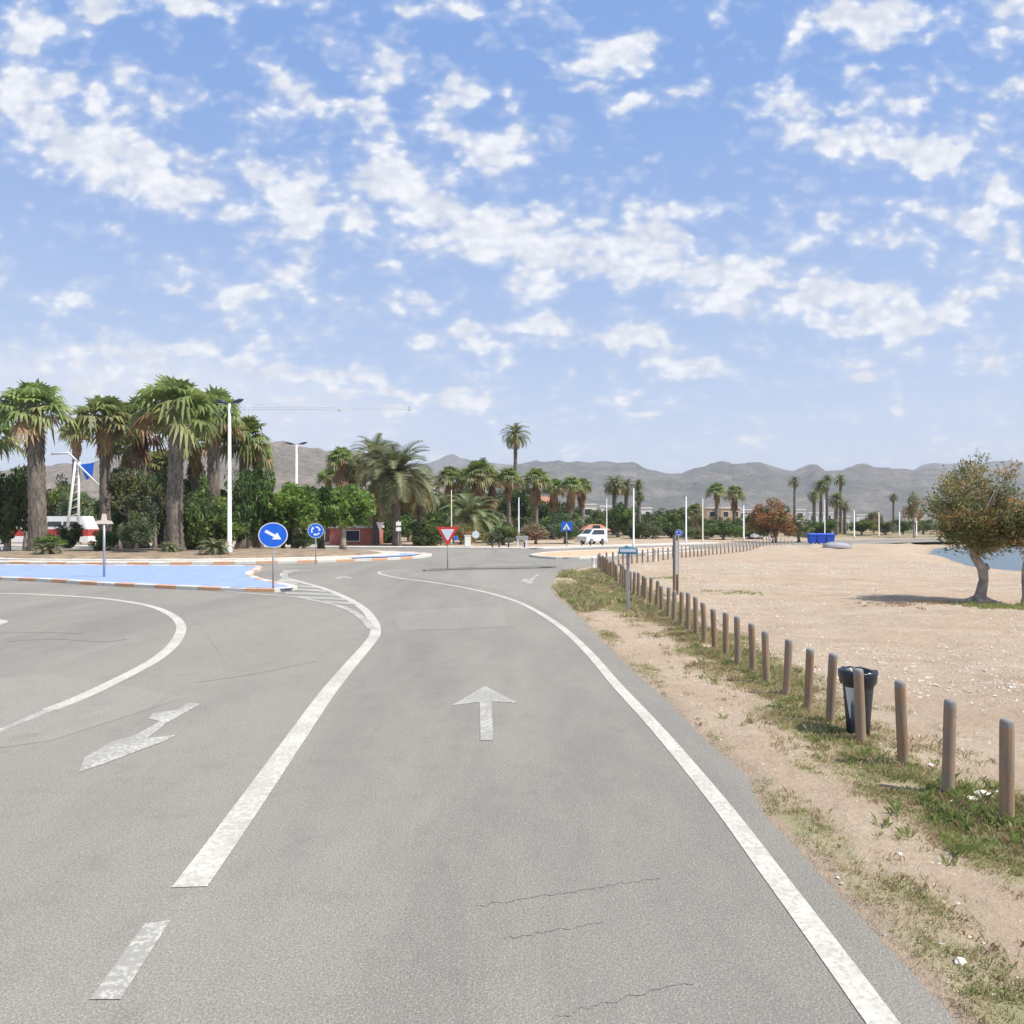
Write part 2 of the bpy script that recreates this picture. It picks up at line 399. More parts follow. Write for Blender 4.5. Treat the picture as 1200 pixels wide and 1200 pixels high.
def build_ground():
    def axis(segs):
        out = []
        for a, b, st in segs:
            k = max(1, int(round((b - a) / st)))
            out += [a + (b - a) * i / k for i in range(k)]
        out.append(segs[-1][1]); return out
    xs = axis([(-9000, -1000, 1000), (-1000, -200, 100), (-200, -60, 20), (-60, 0, 4), (0, 1.2, .3), (1.2, 5.6, .085), (5.6, 16, .25), (16, 60, .6), (60, 140, 4), (140, 400, 20), (400, 1200, 100), (1200, 9000, 800)])
    ys = axis([(-300, -20, 40), (-20, 2, 2), (2, 12, .09), (12, 30, .16), (30, 48, .3), (48, 90, .7), (90, 200, 5), (200, 600, 25), (600, 1600, 100), (1600, 9000, 900)])
    nx = len(xs); V = []; A = []
    for y in ys:
        for x in xs:
            V.append((x, y, gz(x, y))); A.append(veg(x, y) if (1.2 < x < 6 and 1.5 < y < 45) else 0)
    Fc = [(j * nx + i, j * nx + i + 1, (j + 1) * nx + i + 1, (j + 1) * nx + i) for j in range(len(ys) - 1) for i in range(nx - 1)]
    me = bpy.data.meshes.new('ground'); me.from_pydata(V, [], Fc)
    at_ = me.attributes.new('veg', 'FLOAT', 'POINT'); at_.data.foreach_set('value', A)
    me.polygons.foreach_set('use_smooth', [True] * len(Fc))
    m, nt, p, out = new_mat('ground_sand_and_earth'); g = N(nt); c = g.coord()
    sx = g.n('ShaderNodeSeparateXYZ'); g.l(c, sx.inputs[0]); X, Y, Z = sx.outputs
    n1 = g.noise(c, .35, 5, .6, .5); n2 = g.noise(g.mapping(c, (.5, 1.3, 1)), 1.0, 5, .65, .4); n3 = g.noise(c, 14, 5, .75); n4 = g.noise(c, 70, 3, .8)
    sand = g.mix(g.mr(n1, .35, .65), (.47, .365, .26), (.54, .44, .32))
    sand = g.mix(g.mr(n2, .40, .64, 0, .6), sand, (.425, .32, .225))
    sand = g.mix(g.mr(n3, .35, .65, .45, 0), sand, (.33, .24, .165))
    trk = g.noise(g.mapping(c, (.25, 1.1, 1), (0, 0, 0), (0, 0, .25)), 1.0, 4, .6, .8)
    sand = g.mix(g.math('MULTIPLY', g.mr(trk, .52, .66, 0, .5), g.mr(X, 5, 7)), sand, (.34, .245, .17))
    # pale shingle: bands of small stones
    st = g.vor(c, 16); st2 = g.vor(c, 38); stc = g.vor(c, 16, 'F1', 'Color')
    band = g.noise(g.mapping(c, (.10, .22, 1), (3, 1, 0)), 1.0, 4, .6, .5)
    bm_ = g.mr(band, .46, .58)
    bx = g.math('MULTIPLY', g.mr(X, 5.0, 8.5), g.math('MULTIPLY', bm_, g.mr(Y, 8, 14)))
    stone = g.mix(.5, (.70, .62, .52), stc, 'MULTIPLY'); stone = g.mix(.75, stone, (.60, .54, .46))
    peb = g.math('MULTIPLY', g.mr(st, .12, .32, 1, 0), g.math('ADD', g.math('MULTIPLY', bx, 1.0), .12))
    sand = g.mix(peb, sand, stone)
    sand = g.mix(g.math('MULTIPLY', g.mr(st2, .1, .3, .7, 0), g.math('ADD', bx, .12)), sand, (.62, .57, .49))
    sand = g.mix(g.mr(n4, .3, .7, .22, 0), sand, (.25, .17, .11))
    # vegetated verge: litter and moss between the blades
    at2 = g.n('ShaderNodeAttribute', attribute_name='veg'); vv = at2.outputs['Fac']
    mm = g.math('ADD', vv, g.math('MULTIPLY', g.math('SUBTRACT', n3, .5), .9))
    lit = g.mix(g.mr(g.noise(c, 2.2, 4), .4, .6), (.34, .29, .17), (.33, .24, .155))
    lit = g.mix(g.mr(g.noise(c, 30, 3, .8), .4, .6, 0, .6), lit, (.46, .40, .27))
    lit = g.mix(g.mr(vv, .35, .8, 0, .7), lit, (.24, .26, .11))
    col = g.mix(g.mr(mm, .18, .5, 0, .88), sand, lit)
    # far land past the road: dry scrub; wet sand near the sea
    far = g.mr(Y, 98, 150); scrub = g.mix(g.mr(g.noise(c, .06, 5, .6), .42, .58), (.36, .27, .16), (.13, .13, .06))
    col = g.mix(far, col, scrub)
    col = g.mix(g.mr(Z, -.85, -.45, .7, 0), col, (.24, .19, .14))
    g.l(col, p.inputs['Base Color']); p.inputs['Roughness'].default_value = .95; p.inputs['Specular IOR Level'].default_value = .15
    hgt0 = g.math('MULTIPLY', g.noise(c, 2.6, 4, .6), 3.5)
    hgt = g.math('ADD', g.math('MULTIPLY', n3, 1.0), g.math('ADD', g.math('MULTIPLY', g.mr(st, 0, .3, 1, 0), g.math('ADD', g.math('MULTIPLY', bx, .9), .05)), g.math('MULTIPLY', n4, .5)))
    g.bump(g.math('ADD', hgt, hgt0), .9, .035, p)
    me.materials.append(m)
    tag(mkobj('ground', me), kind='structure')
build_ground()

# asphalt
edge_pts = [(x, y) for y, x in EDGE]
poly = [(2.28, -30)] + [(interp(EDGE, y / 2) + .02 * nz(y * .9, 2), y / 2) for y in range(4, 90)] + [(x, y) for y, x in NEAR[1:]] + [(170, 130)] + FARB[::-1][1:] + [(-300, -30)]
sheet('road', poly, 0.0, M['asphalt'])
# sheets of differing asphalt
sheet('road_patch', gpts([(462, 723), (470, 716), (520, 713), (587, 711), (595, 734), (540, 737), (468, 739)]), .003, M['asphalt_pale'])
sheet('road_shoulder', gpts([(470, 675.2), (520, 681), (575, 690), (622, 705), (655, 725), (672, 735), (676, 719), (652, 699), (647, 685), (652, 676), (664, 671.5), (640, 669.5), (560, 669.5), (490, 671.5)]), .003, M['asphalt_pale'])
sheet('road_patch', gpts([(-60, 800), (60, 790), (175, 808), (215, 818), (60, 868), (-60, 885)]), .003, M['asphalt_pale'])
sheet('road_worn_lane', gpts([(225, 722), (300, 712), (372, 722), (400, 745), (370, 775), (300, 790), (230, 800), (260, 770), (240, 740)]), .0035, M['asphalt'])
Z1 = .0055
LW = .16
# painted lines
RL = [(1.86, 1.0), (1.86, 2.5)] + [tuple(p) for p in gpts([(1035, 1200), (1000, 1152), (950, 1084), (900, 1017), (850, 950), (800, 889), (760, 843), (720, 800), (690, 765), (660, 737), (630, 717), (600, 703), (560, 692), (510, 683), (475, 678.5), (455, 675), (444, 671.5), (450, 669.6), (480, 668.2)])]
ribbon('edge_line', RL, .17, Z1, M['line'], 5)
ribbon('edge_line', gpts([(222, 1040), (262, 985), (308, 920), (350, 860), (384, 812), (412, 778), (431, 756), (440, 742), (437, 727), (424, 712), (404, 700), (380, 690), (352, 682), (335, 677), (331, 672.5), (340, 669.8), (365, 668.5)]), .24, Z1, M['line'], 6)
ribbon('hatch_line', gpts([(436, 737), (425, 725), (405, 713), (375, 705), (340, 699), (300, 696), (250, 692)]), .20, Z1 + .001, M['line_worn'], 6)
for i, (a, b) in enumerate([((340, 684), (322, 697)), ((356, 687), (342, 699.5)), ((372, 691), (362, 702)), ((389, 696.5), (382, 706)), ((405, 704), (403, 712)), ((350, 679.5), (330, 690)), ((366, 685.5), (352, 690))]):
    pass
for y0, y1, xa, xb in ((685, 687, 345, 368), (689, 691.3, 338, 380), (693.5, 696, 334, 392), (698.5, 701, 348, 404), (703.8, 706.2, 380, 414)):
    sheet('hatch_bar', gpts([(xa, y0), (xb, y0 + 2.5), (xb + 4, y1 + 2.8), (xa, y1)]), Z1 + .002, M['line_worn'])
sheet('lane_dash', gpts([(105, 1172), (170, 1083), (200, 1079), (141, 1172)]), Z1, M['line_worn'])
sheet('lane_dash', gpts([(-40, 1390), (40, 1280), (80, 1275), (10, 1390)]), Z1, M['line_worn'])
ribbon('lane_line', gpts([(-90, 698), (0, 695.5), (60, 697.5), (120, 701.5), (170, 709), (198, 719), (212, 733), (206, 752), (184, 772), (150, 791), (100, 815), (58, 832)]), .22, Z1, M['line'], 6)
ribbon('lane_line', gpts([(58, 832), (20, 848), (-40, 874)]), .16, Z1, M['line_worn'], 4, .08)
ribbon('lane_line', gpts([(-40, 724), (4, 728), (-20, 737)]), .2, Z1, M['line'], 4)
sheet('lane_arrow', gpts([(x / 4, 780 + y / 4) for x, y in ((370, 502), (395, 435), (520, 360), (640, 325), (750, 262), (695, 250), (715, 226), (830, 208), (885, 176), (945, 180), (860, 225), (780, 272), (690, 342), (830, 326), (760, 360), (610, 415), (480, 465))]), Z1, M['line_worn'])
sheet('lane_arrow', gpts([(568, 804), (607, 824), (576, 822.5), (578, 868), (563, 868), (562, 823), (529, 827)]), Z1, M['line_worn'])
sheet('lane_arrow', gpts([(392, 677), (404, 675.2), (416, 677.6), (407, 678.2), (402, 676.6), (396, 679)]), Z1, M['line_worn'])
sheet('lane_arrow', gpts([(610, 681), (616, 678), (619, 680), (628, 673.5), (632, 673), (624, 680.5), (625, 683), (620, 684.5), (616, 682)]), Z1, M['line_worn'])
for pts in ([(560, 1062), (640, 1050), (700, 1040), (775, 1028)], [(590, 1100), (650, 1090), (705, 1081)], [(655, 1192), (720, 1172), (815, 1152)], [(10, 752), (60, 749), (120, 752), (150, 749)], [(0, 742), (50, 741), (100, 743)]):
    L = gpts(pts); L = [p + Vector((rnd.uniform(-.012, .012), rnd.uniform(-.02, .02))) for p in smooth_line(L, 12)]
    ribbon('road_crack', L, (.006 if pts[0][1] > 900 else .04), .004, M['crack'], 3, None, .003)

# kerbs
def kerb(name, line, w, h, seg=1.0, mats=('kerb_white', 'kerb_red'), z0=-.02, closed=False, duty=.5):
    L = [Vector(p) for p in line]
    cum = [0]
    for a, b in zip(L, L[1:]): cum.append(cum[-1] + (b - a).length)
    n = max(1, int(cum[-1] / seg)); mb = MB()
    def P(s):
        for i in range(len(L) - 1):
            if s <= cum[i + 1] or i == len(L) - 2:
                t = (s - cum[i]) / max(1e-6, cum[i + 1] - cum[i]); p = L[i].lerp(L[i + 1], min(1, t)); d = (L[i + 1] - L[i]).normalized(); return p, Vector((-d.y, d.x))
    for i in range(n):
        s0, s1 = cum[-1] * i / n + .006, cum[-1] * (i + 1) / n - .006
        (a, na), (b, nb) = P(s0), P(s1); hh = h + rnd.uniform(-.006, .006)
        def ring(p, q):
            o1 = p - q * w / 2; o2 = p + q * w / 2
            return [(o1.x, o1.y, z0), (o1.x, o1.y, hh - .02), ((o1 + q * .025).x, (o1 + q * .025).y, hh), ((o2 - q * .025).x, (o2 - q * .025).y, hh), (o2.x, o2.y, hh - .02), (o2.x, o2.y, z0)]
        mb.loft([ring(a, na), ring(b, nb)], 0 if (i % 2 == 0 or rnd.random() < .06) else 1, True, False)
    o = mb.build(name, [M[mats[0]], M[mats[1]]])
    return tag(o, kind='structure')
# splitter island with blue paint
isl = smooth_line([(-90, 47), (-60, 42.2), (-40, 38.4), (-22.3, 33.4), (-16, 30.3), (-12, 28.6), (-9.2, 27.6), (-8.05, 27.75), (-8.2, 28.6), (-9.2, 30.2), (-10.8, 32.6), (-12.2, 35.5), (-12.9, 38.2), (-13.4, 40.8), (-14.2, 41.9), (-16, 42.3), (-30, 43.2), (-60, 46.2), (-90, 50)], 4)
kerb('kerb', isl, .32, .14, 1.05)
sheet('splitter_island', [tuple(p) for p in isl], .118, M['blue_paint'])
sheet('pavement', gpts([(318, 686), (331, 677), (331, 668.5), (352, 667.6), (345, 670), (337, 673), (338, 677.5), (350, 683.5), (340, 689)]), .011, M['line_worn'])
# central island
def ell(cx, cy, a, b, n=96): return [Vector((cx + a * math.cos(2 * PI * k / n), cy + b * math.sin(2 * PI * k / n))) for k in range(n + 1)]
CI = (-24, 56)
kerb('kerb', ell(*CI, 18, 11, 160), .3, .16, 1.2)
mb = MB(); n = 96; rings = []
for f, z in ((.995, .13), (.93, .17), (.86, .20), (.80, .24)):
    rings.append([(CI[0] + 18 * f * math.cos(2 * PI * k / n), CI[1] + 11 * f * math.sin(2 * PI * k / n), z + .02 * nz(k * .7, f * 30)) for k in range(n)])
mb.loft(rings, 0, False); tag(mb.build('island_gravel', M['curb_gravel']), kind='structure')
mb = MB(); rings = []
for f, z in ((.80, .22), (.79, .30), (.72, .36), (.5, .42), (.2, .46), (.02, .46)):
    rings.append([(CI[0] + 18 * f * (1 + .015 * nz(k * .5, 1)) * math.cos(2 * PI * k / n), CI[1] + 11 * f * math.sin(2 * PI * k / n), z + .03 * nz(k * .9, f * 30)) for k in range(n)])
mb.loft(rings, 0, False); tag(mb.build('island_soil', M['soil']), kind='structure')
kerb('kerb', [(CI[0] + 18 * .9 * math.cos(t), CI[1] + 11 * .9 * math.sin(t)) for t in [R(-170 + 4 * i) for i in range(41)]], .22, .27, 2.0, ('kerb_white', 'kerb_white'))
sheet('island_blue_patch', [(CI[0] + 18 * f * math.cos(R(t)), CI[1] + 11 * f * math.sin(R(t))) for f, t in ((.97, -38), (.975, -28), (.975, -15), (.97, 0), (.9, 4), (.84, -2), (.84, -30))], .205, M['blue_paint'])
# outer pavements beyond the ring road
fk = [(-120, 80.5), (-60, 79), (-45, 77.4), (-24, 75.4), (-10, 73.2), (0, 71.5), (3.2, 71.6), (8.6, 77), (16.7, 82.6), (24, 90)]
kerb('kerb', smooth_line(fk, 3), .3, .15, 2.0, ('kerb_white', 'kerb_white'))
pv = smooth_line(fk, 3)
pvp = [tuple(p) for p in pv] + [tuple(p) for p in offset(pv, 3.0)][::-1]
sheet('pavement', pvp, .125, M['curb_gravel'])
nk = [(y, x) for x, y in [(66, 15.6), (72.2, 20.9), (84.5, 33.2), (97.5, 53), (106.5, 89)]]
nk = [(9.9, 57.5), (13.6, 63), (19, 70)]
kerb('kerb', smooth_line(nk, 3), .25, .13, 2.0, ('kerb_white', 'kerb_white'))
si = smooth_line(gpts([(622, 652), (640, 649), (680, 646.8), (745, 644.6), (800, 642), (800, 643.6), (745, 648.5), (700, 654), (670, 655.3), (640, 654.6), (622, 652)]), 4)
kerb('kerb', si, .28, .15, 1.5, ('kerb_white', 'kerb_white')); sheet('splitter_island', [tuple(p) for p in si][:-1], .13, M['orange_pave'])
s2 = smooth_line(gpts([(497, 669.6), (522, 668), (560, 667.2), (620, 666.4), (650, 665.3), (640, 664.4), (560, 666), (505, 667.6), (497, 669.6)]), 4)
kerb('kerb', s2, .12, .07, 1.5, ('asphalt_dark', 'asphalt_dark')); sheet('splitter_island', [tuple(p) for p in s2][:-1], .055, M['asphalt_dark'])

# sea
m, nt, p, out = new_mat('sea_water'); g = N(nt); c = g.coord()
p.inputs['Base Color'].default_value = (.07, .115, .125, 1); p.inputs['Roughness'].default_value = .28
g.bump(g.noise(g.mapping(c, (1, .5, 1)), .8, 6, .6), .6, .15, p)
mb = MB(); xs = [0, 60, 200, 800, 8000]; ys = [-300, 0, 60, 200, 800, 6000]
for a, b in zip(xs, xs[1:]):
    for e, f in zip(ys, ys[1:]): mb.face([(a, e, -.7), (b, e, -.7), (b, f, -.7), (a, f, -.7)])
tag(mb.build('sea', m), kind='structure')

# ------------------------------------------------------------------ hills
def hills(name, prof, dist, depth, rough, cols, seed, front=.35):
    n = 380; k = 22; V = []; Fc = []
    a0, a1 = prof[0][0], prof[-1][0]
    for j in range(k):
        t = j / (k - 1)
        for i in range(n):
            px = a0 + (a1 - a0) * i / (n - 1)
            hpx = HY - interp(prof, px)
            dd = dist * (1 - front) + dist * (front + depth) * t
            ridge = front / (front + depth)
            s = sm(0, ridge, t) if t < ridge else 1 - .55 * sm(ridge, 1, t)
            az = (px - CX) / F
            x = az * dd; y = dd
            H = hpx / F * dist + EYE
            gul = noise.fractal(Vector((x / dist * 16 + seed, y / dist * 16, seed)), 1, 2.1, 5)
            z = H * s * (1 + rough * gul * (1 - .75 * math.exp(-((t - ridge) / .07) ** 2)) ) + H * .010 * gul
            z = z if j > 0 else -4
            V.append((x, y, z))
    for j in range(k - 1):
        for i in range(n - 1):
            a = j * n + i; Fc.append((a, a + 1, a + n + 1, a + n))
    me = bpy.data.meshes.new(name); me.from_pydata(V, [], Fc); me.polygons.foreach_set('use_smooth', [True] * len(Fc))
    m, nt, p, out = new_mat(name + '_scrub'); g = N(nt); c = g.coord()
    a = g.noise(c, 9 / dist * 2, 6, .65, .3); b = g.noise(c, 60 / dist * 2, 5, .8)
    col = g.mix(g.mr(a, .35, .65), cols[0], cols[1]); col = g.mix(g.mr(b, .42, .6, 0, .7), col, cols[2])
    g.l(col, p.inputs['Base Color']); p.inputs['Roughness'].default_value = 1; p.inputs['Specular IOR Level'].default_value = .1
    g.bump(a, .9, dist * .02, p)
    me.materials.append(m); tag(mkobj(name, me), kind='structure')
HC = ((.20, .165, .13), (.085, .088, .062), (.045, .052, .036))
hills('hills', [(470, 560), (500, 556), (540, 550), (590, 549), (620, 545), (650, 543.5), (672, 547), (690, 545), (712, 543), (735, 545), (758, 550), (780, 556), (800, 555), (825, 549), (845, 543.5), (870, 543), (890, 544.5), (912, 549), (930, 556), (945, 553), (957, 547), (968, 553), (985, 551), (1000, 549.5), (1020, 550.5), (1040, 551), (1060, 550), (1080, 551), (1110, 552), (1140, 553), (1170, 555), (1200, 556), (1260, 560), (1400, 572), (1700, 600), (1900, 612)], 2600, .5, .22, HC, 4, .5)
hills('hills', [(-700, 612), (-300, 580), (90, 545), (160, 538), (230, 530), (300, 524), (330, 525), (370, 528), (400, 530), (430, 537), (460, 545), (500, 556), (560, 575), (620, 600)], 1500, .4, .2, ((.27, .20, .15), (.17, .145, .105), (.085, .08, .05)), 11, .45)
hills('hills', [(-900, 612), (-500, 590), (-200, 560), (400, 560), (470, 556), (500, 545), (518, 540), (530, 534), (543, 541), (560, 545), (590, 548), (640, 550), (720, 556), (900, 560), (1040, 560), (1070, 552), (1082, 545), (1092, 542), (1110, 544), (1150, 543), (1180, 542), (1200, 547), (1260, 552), (1500, 572), (1900, 600), (2200, 612)], 3700, .3, .15, HC, 23, .3)

# ------------------------------------------------------------------ vegetation prototypes
def fan_leaf(mb, o, d, petiole, rad, r_, mi, droop=.35, nb=13):
    d = d.normalized(); side = d.cross(Vector((0, 0, 1)))
    side = side.normalized() if side.length > .05 else Vector((1, 0, 0))
    nrm = side.cross(d).normalized()
    # slight roll
    a = r_.uniform(-.5, .5); side, nrm = side * math.cos(a) + nrm * math.sin(a), nrm * math.cos(a) - side * math.sin(a)
    c = o + d * petiole + Vector((0, 0, -.10 * petiole))
    w = .035
    mb.face([o - side * w, o + side * w, c + side * w * .6, c - side * w * .6], mi)
    for k in range(nb):
        t = -1 + 2 * k / (nb - 1); an = t * R(118)
        u = d * math.cos(an) + side * math.sin(an) + nrm * (.22 * abs(t) - .05)
        u.normalize(); q = u.cross(nrm).normalized()
        L = rad * (1 - .22 * abs(t)) * r_.uniform(.85, 1.1); hw = L * math.tan(R(118) / (nb - 1)) * .95
        m1 = c + u * L * .52; m1.z -= droop * L * .10
        tip = c + u * L * .93; tip.z -= droop * L * r_.uniform(.6, 1.3)
        mb.face([c, m1 - q * hw * .55, m1 + q * hw * .55], mi)
        mb.face([m1 - q * hw * .55, tip - q * hw * .05, tip + q * hw * .05, m1 + q * hw * .55], mi)
def fan_crown(seed, n=46):
    r_ = random.Random(seed); mb = MB()
    for i in range(n):
        t = (i + .5) / n
        el = R(84 - 108 * t ** .8 + r_.uniform(-9, 9)); az = i * 2.39996 + r_.uniform(-.3, .3)
        d = Vector((math.cos(az) * math.cos(el), math.sin(az) * math.cos(el), math.sin(el)))
        mi = 0 if t < .62 else (1 if r_.random() < .6 else 0)
        if t > .9 and r_.random() < .5: mi = 2
        fan_leaf(mb, Vector((0, 0, -.1 * t)), d, r_.uniform(.42, .66) * (.7 + .4 * t), r_.uniform(.42, .56), r_, mi, r_.uniform(.3, .8) * (.5 + t))
    return mb.mesh('fan_crown', [M['fan_green'], M['fan_yellow'], M['fan_dead']])
def fan_skirt(seed, n=44):
    r_ = random.Random(seed); mb = MB()
    for i in range(n):
        az = i * 2.39996; el = R(-r_.uniform(48, 84)); z = -r_.uniform(.0, .75)
        d = Vector((math.cos(az) * math.cos(el), math.sin(az) * math.cos(el), math.sin(el)))
        fan_leaf(mb, Vector((math.cos(az) * .06, math.sin(az) * .06, z)), d, r_.uniform(.12, .3), r_.uniform(.3, .42), r_, 0, .3, 9)
    return mb.mesh('dead_fronds', [M['fan_dead']])
def date_frond(mb, o, az, el, L, r_, mi, leaf=.26, sag=1.0, n=26):
    h = Vector((math.cos(az), math.sin(az), 0)); side = Vector((-math.sin(az), math.cos(az), 0))
    p = Vector(o); e = el; pts = [p.copy()]; st = L / 11
    for i in range(11):
        p = p + (h * math.cos(e) + Vector((0, 0, math.sin(e)))) * st; pts.append(p.copy()); e -= sag * R(5 + 7.5 * i / 11)
    for i in range(11):
        w0 = .022 * (1 - i / 12); w1 = .022 * (1 - (i + 1) / 12)
        mb.face([pts[i] - side * w0, pts[i] + side * w0, pts[i + 1] + side * w1, pts[i + 1] - side * w1], 1)
    for k in range(n):
        t = .10 + .9 * k / (n - 1); f = t * 11; i = min(10, int(f)); q = pts[i].lerp(pts[i + 1], f - i)
        tan = (pts[i + 1] - pts[i]).normalized(); up = side.cross(tan) * -1
        if up.z < 0: up = -up
        ll = leaf * (math.sin(PI * min(1, t * .85 + .12)) ** .6) * r_.uniform(.85, 1.1)
        for s in (-1, 1):
            d = (tan * .75 + side * s * .85 + up * .38).normalized(); tip = q + d * ll; tip.z -= .12 * ll
            w = tan * .017
            mb.face([q - w, q + w, tip + w * .25, tip - w * .25], mi)
def date_crown(seed, n=60, leaf=.24):
    r_ = random.Random(seed); mb = MB()
    for i in range(n):
        t = (i + .5) / n; el = R(86 - 118 * t ** .9 + r_.uniform(-6, 6))
        date_frond(mb, (0, 0, -.06 * t), i * 2.39996 + r_.uniform(-.2, .2), el, r_.uniform(.85, 1.05), r_, 0 if (t < .85 or r_.random() < .5) else 1, leaf, r_.uniform(.8, 1.25))
    for i in range(16):     # orange fruit stalks and pruned leaf bases
        az = r_.uniform(0, 6.28); el = R(r_.uniform(10, 60)); d = Vector((math.cos(az) * math.cos(el), math.sin(az) * math.cos(el), math.sin(el)))
        mb.tube([(0, 0, -.05), d * .18, d * .30 + Vector((0, 0, -.03))], [.03, .022, .014], 4, 1)
    return mb.mesh('date_crown', [M['date_green'], M['date_straw']])
def palm_trunk(seed, flare=1.5, top=1.0, lean=0):
    """unit height, unit radius"""
    r_ = random.Random(seed); path = []; rad = []
    for i in range(41):
        t = i / 40; path.append((lean * t * t + .02 * math.sin(t * 5 + seed), .02 * math.sin(t * 4 + seed * 2), t))
        rad.append((1 + (flare - 1) * math.exp(-t * 14)) * (1 - (1 - top) * t) * (1 + (.10 if i % 2 else -.03)))
    mb = MB(); 
    rings = []
    for p, q in zip(path, rad):
        rings.append([(p[0] + q * math.cos(2 * PI * k / 12) * (1 + r_.uniform(-.07, .07)), p[1] + q * math.sin(2 * PI * k / 12) * (1 + r_.uniform(-.07, .07)), p[2]) for k in range(12)])
    mb.loft(rings, 0, True); return mb.mesh('palm_trunk', [M['palm_bark']])
def leaf_cards(mb, c, r, n, size, r_, mats, flat=1.0, long=1.6):
    for _ in range(n):
        while True:
            v = Vector((r_.uniform(-1, 1), r_.uniform(-1, 1), r_.uniform(-1, 1)))
            if .05 < v.length < 1: break
        v = v * (v.length ** -.35)
        p = Vector(c) + Vector((v.x * r, v.y * r, v.z * r * flat))
        a = Vector((r_.gauss(0, 1), r_.gauss(0, 1), r_.gauss(0, .7))).normalized(); b = a.cross(Vector((r_.gauss(0, 1), r_.gauss(0, 1), r_.gauss(0, 1)))).normalized()
        s = size * r_.uniform(.6, 1.4)
        mb.face([p - a * s * long * .5, p + b * s * .38, p + a * s * long * .5, p - b * s * .38], r_.choice(mats))
def crown_mesh(seed, mats, clumps=46, per=85, size=.045, wts=None, flat=.8, cr=(.16, .30), low=-.6, edge=.75):
    """unit crown: half width 1, height ~ flat; clumps of leaves"""
    r_ = random.Random(seed); mb = MB(); cs = []
    tries = 0
    while len(cs) < clumps and tries < 4000:
        tries += 1
        v = Vector((r_.uniform(-1, 1), r_.uniform(-1, 1), r_.uniform(low, 1)))
        if v.length > 1 or v.length < .25: continue
        v *= edge * (1 + .28 * nz(v.x * 1.7 + seed, v.y * 1.7, v.z * 1.7))
        cs.append(Vector((v.x, v.y, v.z * flat)))
    for c in cs:
        mi = r_.choices(range(len(mats)), wts or [1] * len(mats))[0]
        other = r_.randrange(len(mats))
        leaf_cards(mb, c, r_.uniform(*cr), per, size, r_, [mi, mi, mi, other], .75)
    return mb.mesh('leaf_crown', [M[q] for q in mats]), cs
def limb_trunk(seed, h, r0, cs, scale, bend=.15, nl=9, base=(0, 0)):
    """trunk plus limbs to the clump centres (cs in crown units, scaled, crown centre at h)"""
    r_ = random.Random(seed); mb = MB(); fork = h * .0
    return mb

# prototype meshes
FAN = [fan_crown(s, n) for s, n in ((1, 48), (2, 44), (3, 52))]
SKIRT = [fan_skirt(s) for s in (1, 2)]
DATE = [date_crown(1, 64), date_crown(2, 52, .22), date_crown(5, 40, .22)]
PTR = [palm_trunk(s, 1.45, .85) for s in (1, 2, 3)]
CROWNS = {
 'dark': crown_mesh(1, ['leaf_dark', 'leaf_mid'], 46, 120, 0.060),
 'mid': crown_mesh(2, ['leaf_mid', 'leaf_bright', 'leaf_dark'], 46, 120, 0.060),
 'bright': crown_mesh(3, ['leaf_bright', 'leaf_mid'], 50, 120, 0.072, [2, 1], .7),
 'grey': crown_mesh(4, ['leaf_grey', 'leaf_mid'], 44, 120, 0.060, [3, 1]),
 'olive': crown_mesh(5, ['leaf_olive', 'leaf_mid', 'leaf_grey'], 44, 120, 0.060),
 'pink': crown_mesh(6, ['leaf_pink', 'leaf_olive', 'leaf_grey'], 44, 105, 0.060, [2, 1, 1]),
 'rust': crown_mesh(7, ['leaf_rust', 'leaf_olive', 'leaf_mid'], 60, 120, 0.054, [4, 1.3, 1], .85),
 'straw': crown_mesh(8, ['leaf_straw', 'leaf_olive', 'leaf_rust'], 36, 90, 0.060, [2, 2, 1]),
}
TRUNKS = {}
def trunk_mesh(key):
    """unit-height trunk (crown half width 1 above it) with limbs reaching the clumps"""
    if key in TRUNKS: return TRUNKS[key]
    cs = CROWNS[key][1]; r_ = random.Random(9); mb = MB()
    mb.tube([(0, 0, -.05), (.03, .01, .25), (-.02, .02, .55), (.02, 0, .9), (0, 0, 1.15)], [.14, .10, .085, .07, .05], 8, 0, True, .1, r_)
    for c in cs[::4]:
        e = Vector((c.x * .9, c.y * .9, 1.25 + c.z * .8)); s = Vector((0, 0, r_.uniform(.6, 1.0)))
        mid = s.lerp(e, .5) + Vector((r_.uniform(-.08, .08), r_.uniform(-.08, .08), -.08))
        mb.tube([s, mid, e], [.045, .028, .01], 5, 0)
    TRUNKS[key] = mb.mesh('trunk', [M['bark']]); return TRUNKS[key]

def fan_palm(px, d, ytop, rpx, label, tr=.32, z0=0.0, k=0, group='fan palms', skirt=1.0, ytip=None):
    x = at(px, d); r = rpx / F * d; top = zz(ytop, d) - z0; h = top - r * .80
    e = empty('fan_palm', (x, d, z0), label, 'palm tree', group, rnd.uniform(0, 6))
    mkobj('trunk', PTR[k % 3], e, (0, 0, -.1), None, (tr, tr, h + .1))
    mkobj('crown', FAN[k % 3], e, (0, 0, h), (rnd.uniform(-.16, .16), rnd.uniform(-.16, .16), rnd.uniform(0, 6)), (r * rnd.uniform(.95, 1.08), r, r * rnd.uniform(.82, .98)))
    e.rotation_euler = (rnd.uniform(-.025, .025), rnd.uniform(-.025, .025), e.rotation_euler.z)
    if skirt: mkobj('dead_fronds', SKIRT[k % 2], e, (0, 0, h), (0, 0, rnd.uniform(0, 6)), (r * .62 * skirt, r * .62 * skirt, r * .95 * skirt))
    return e
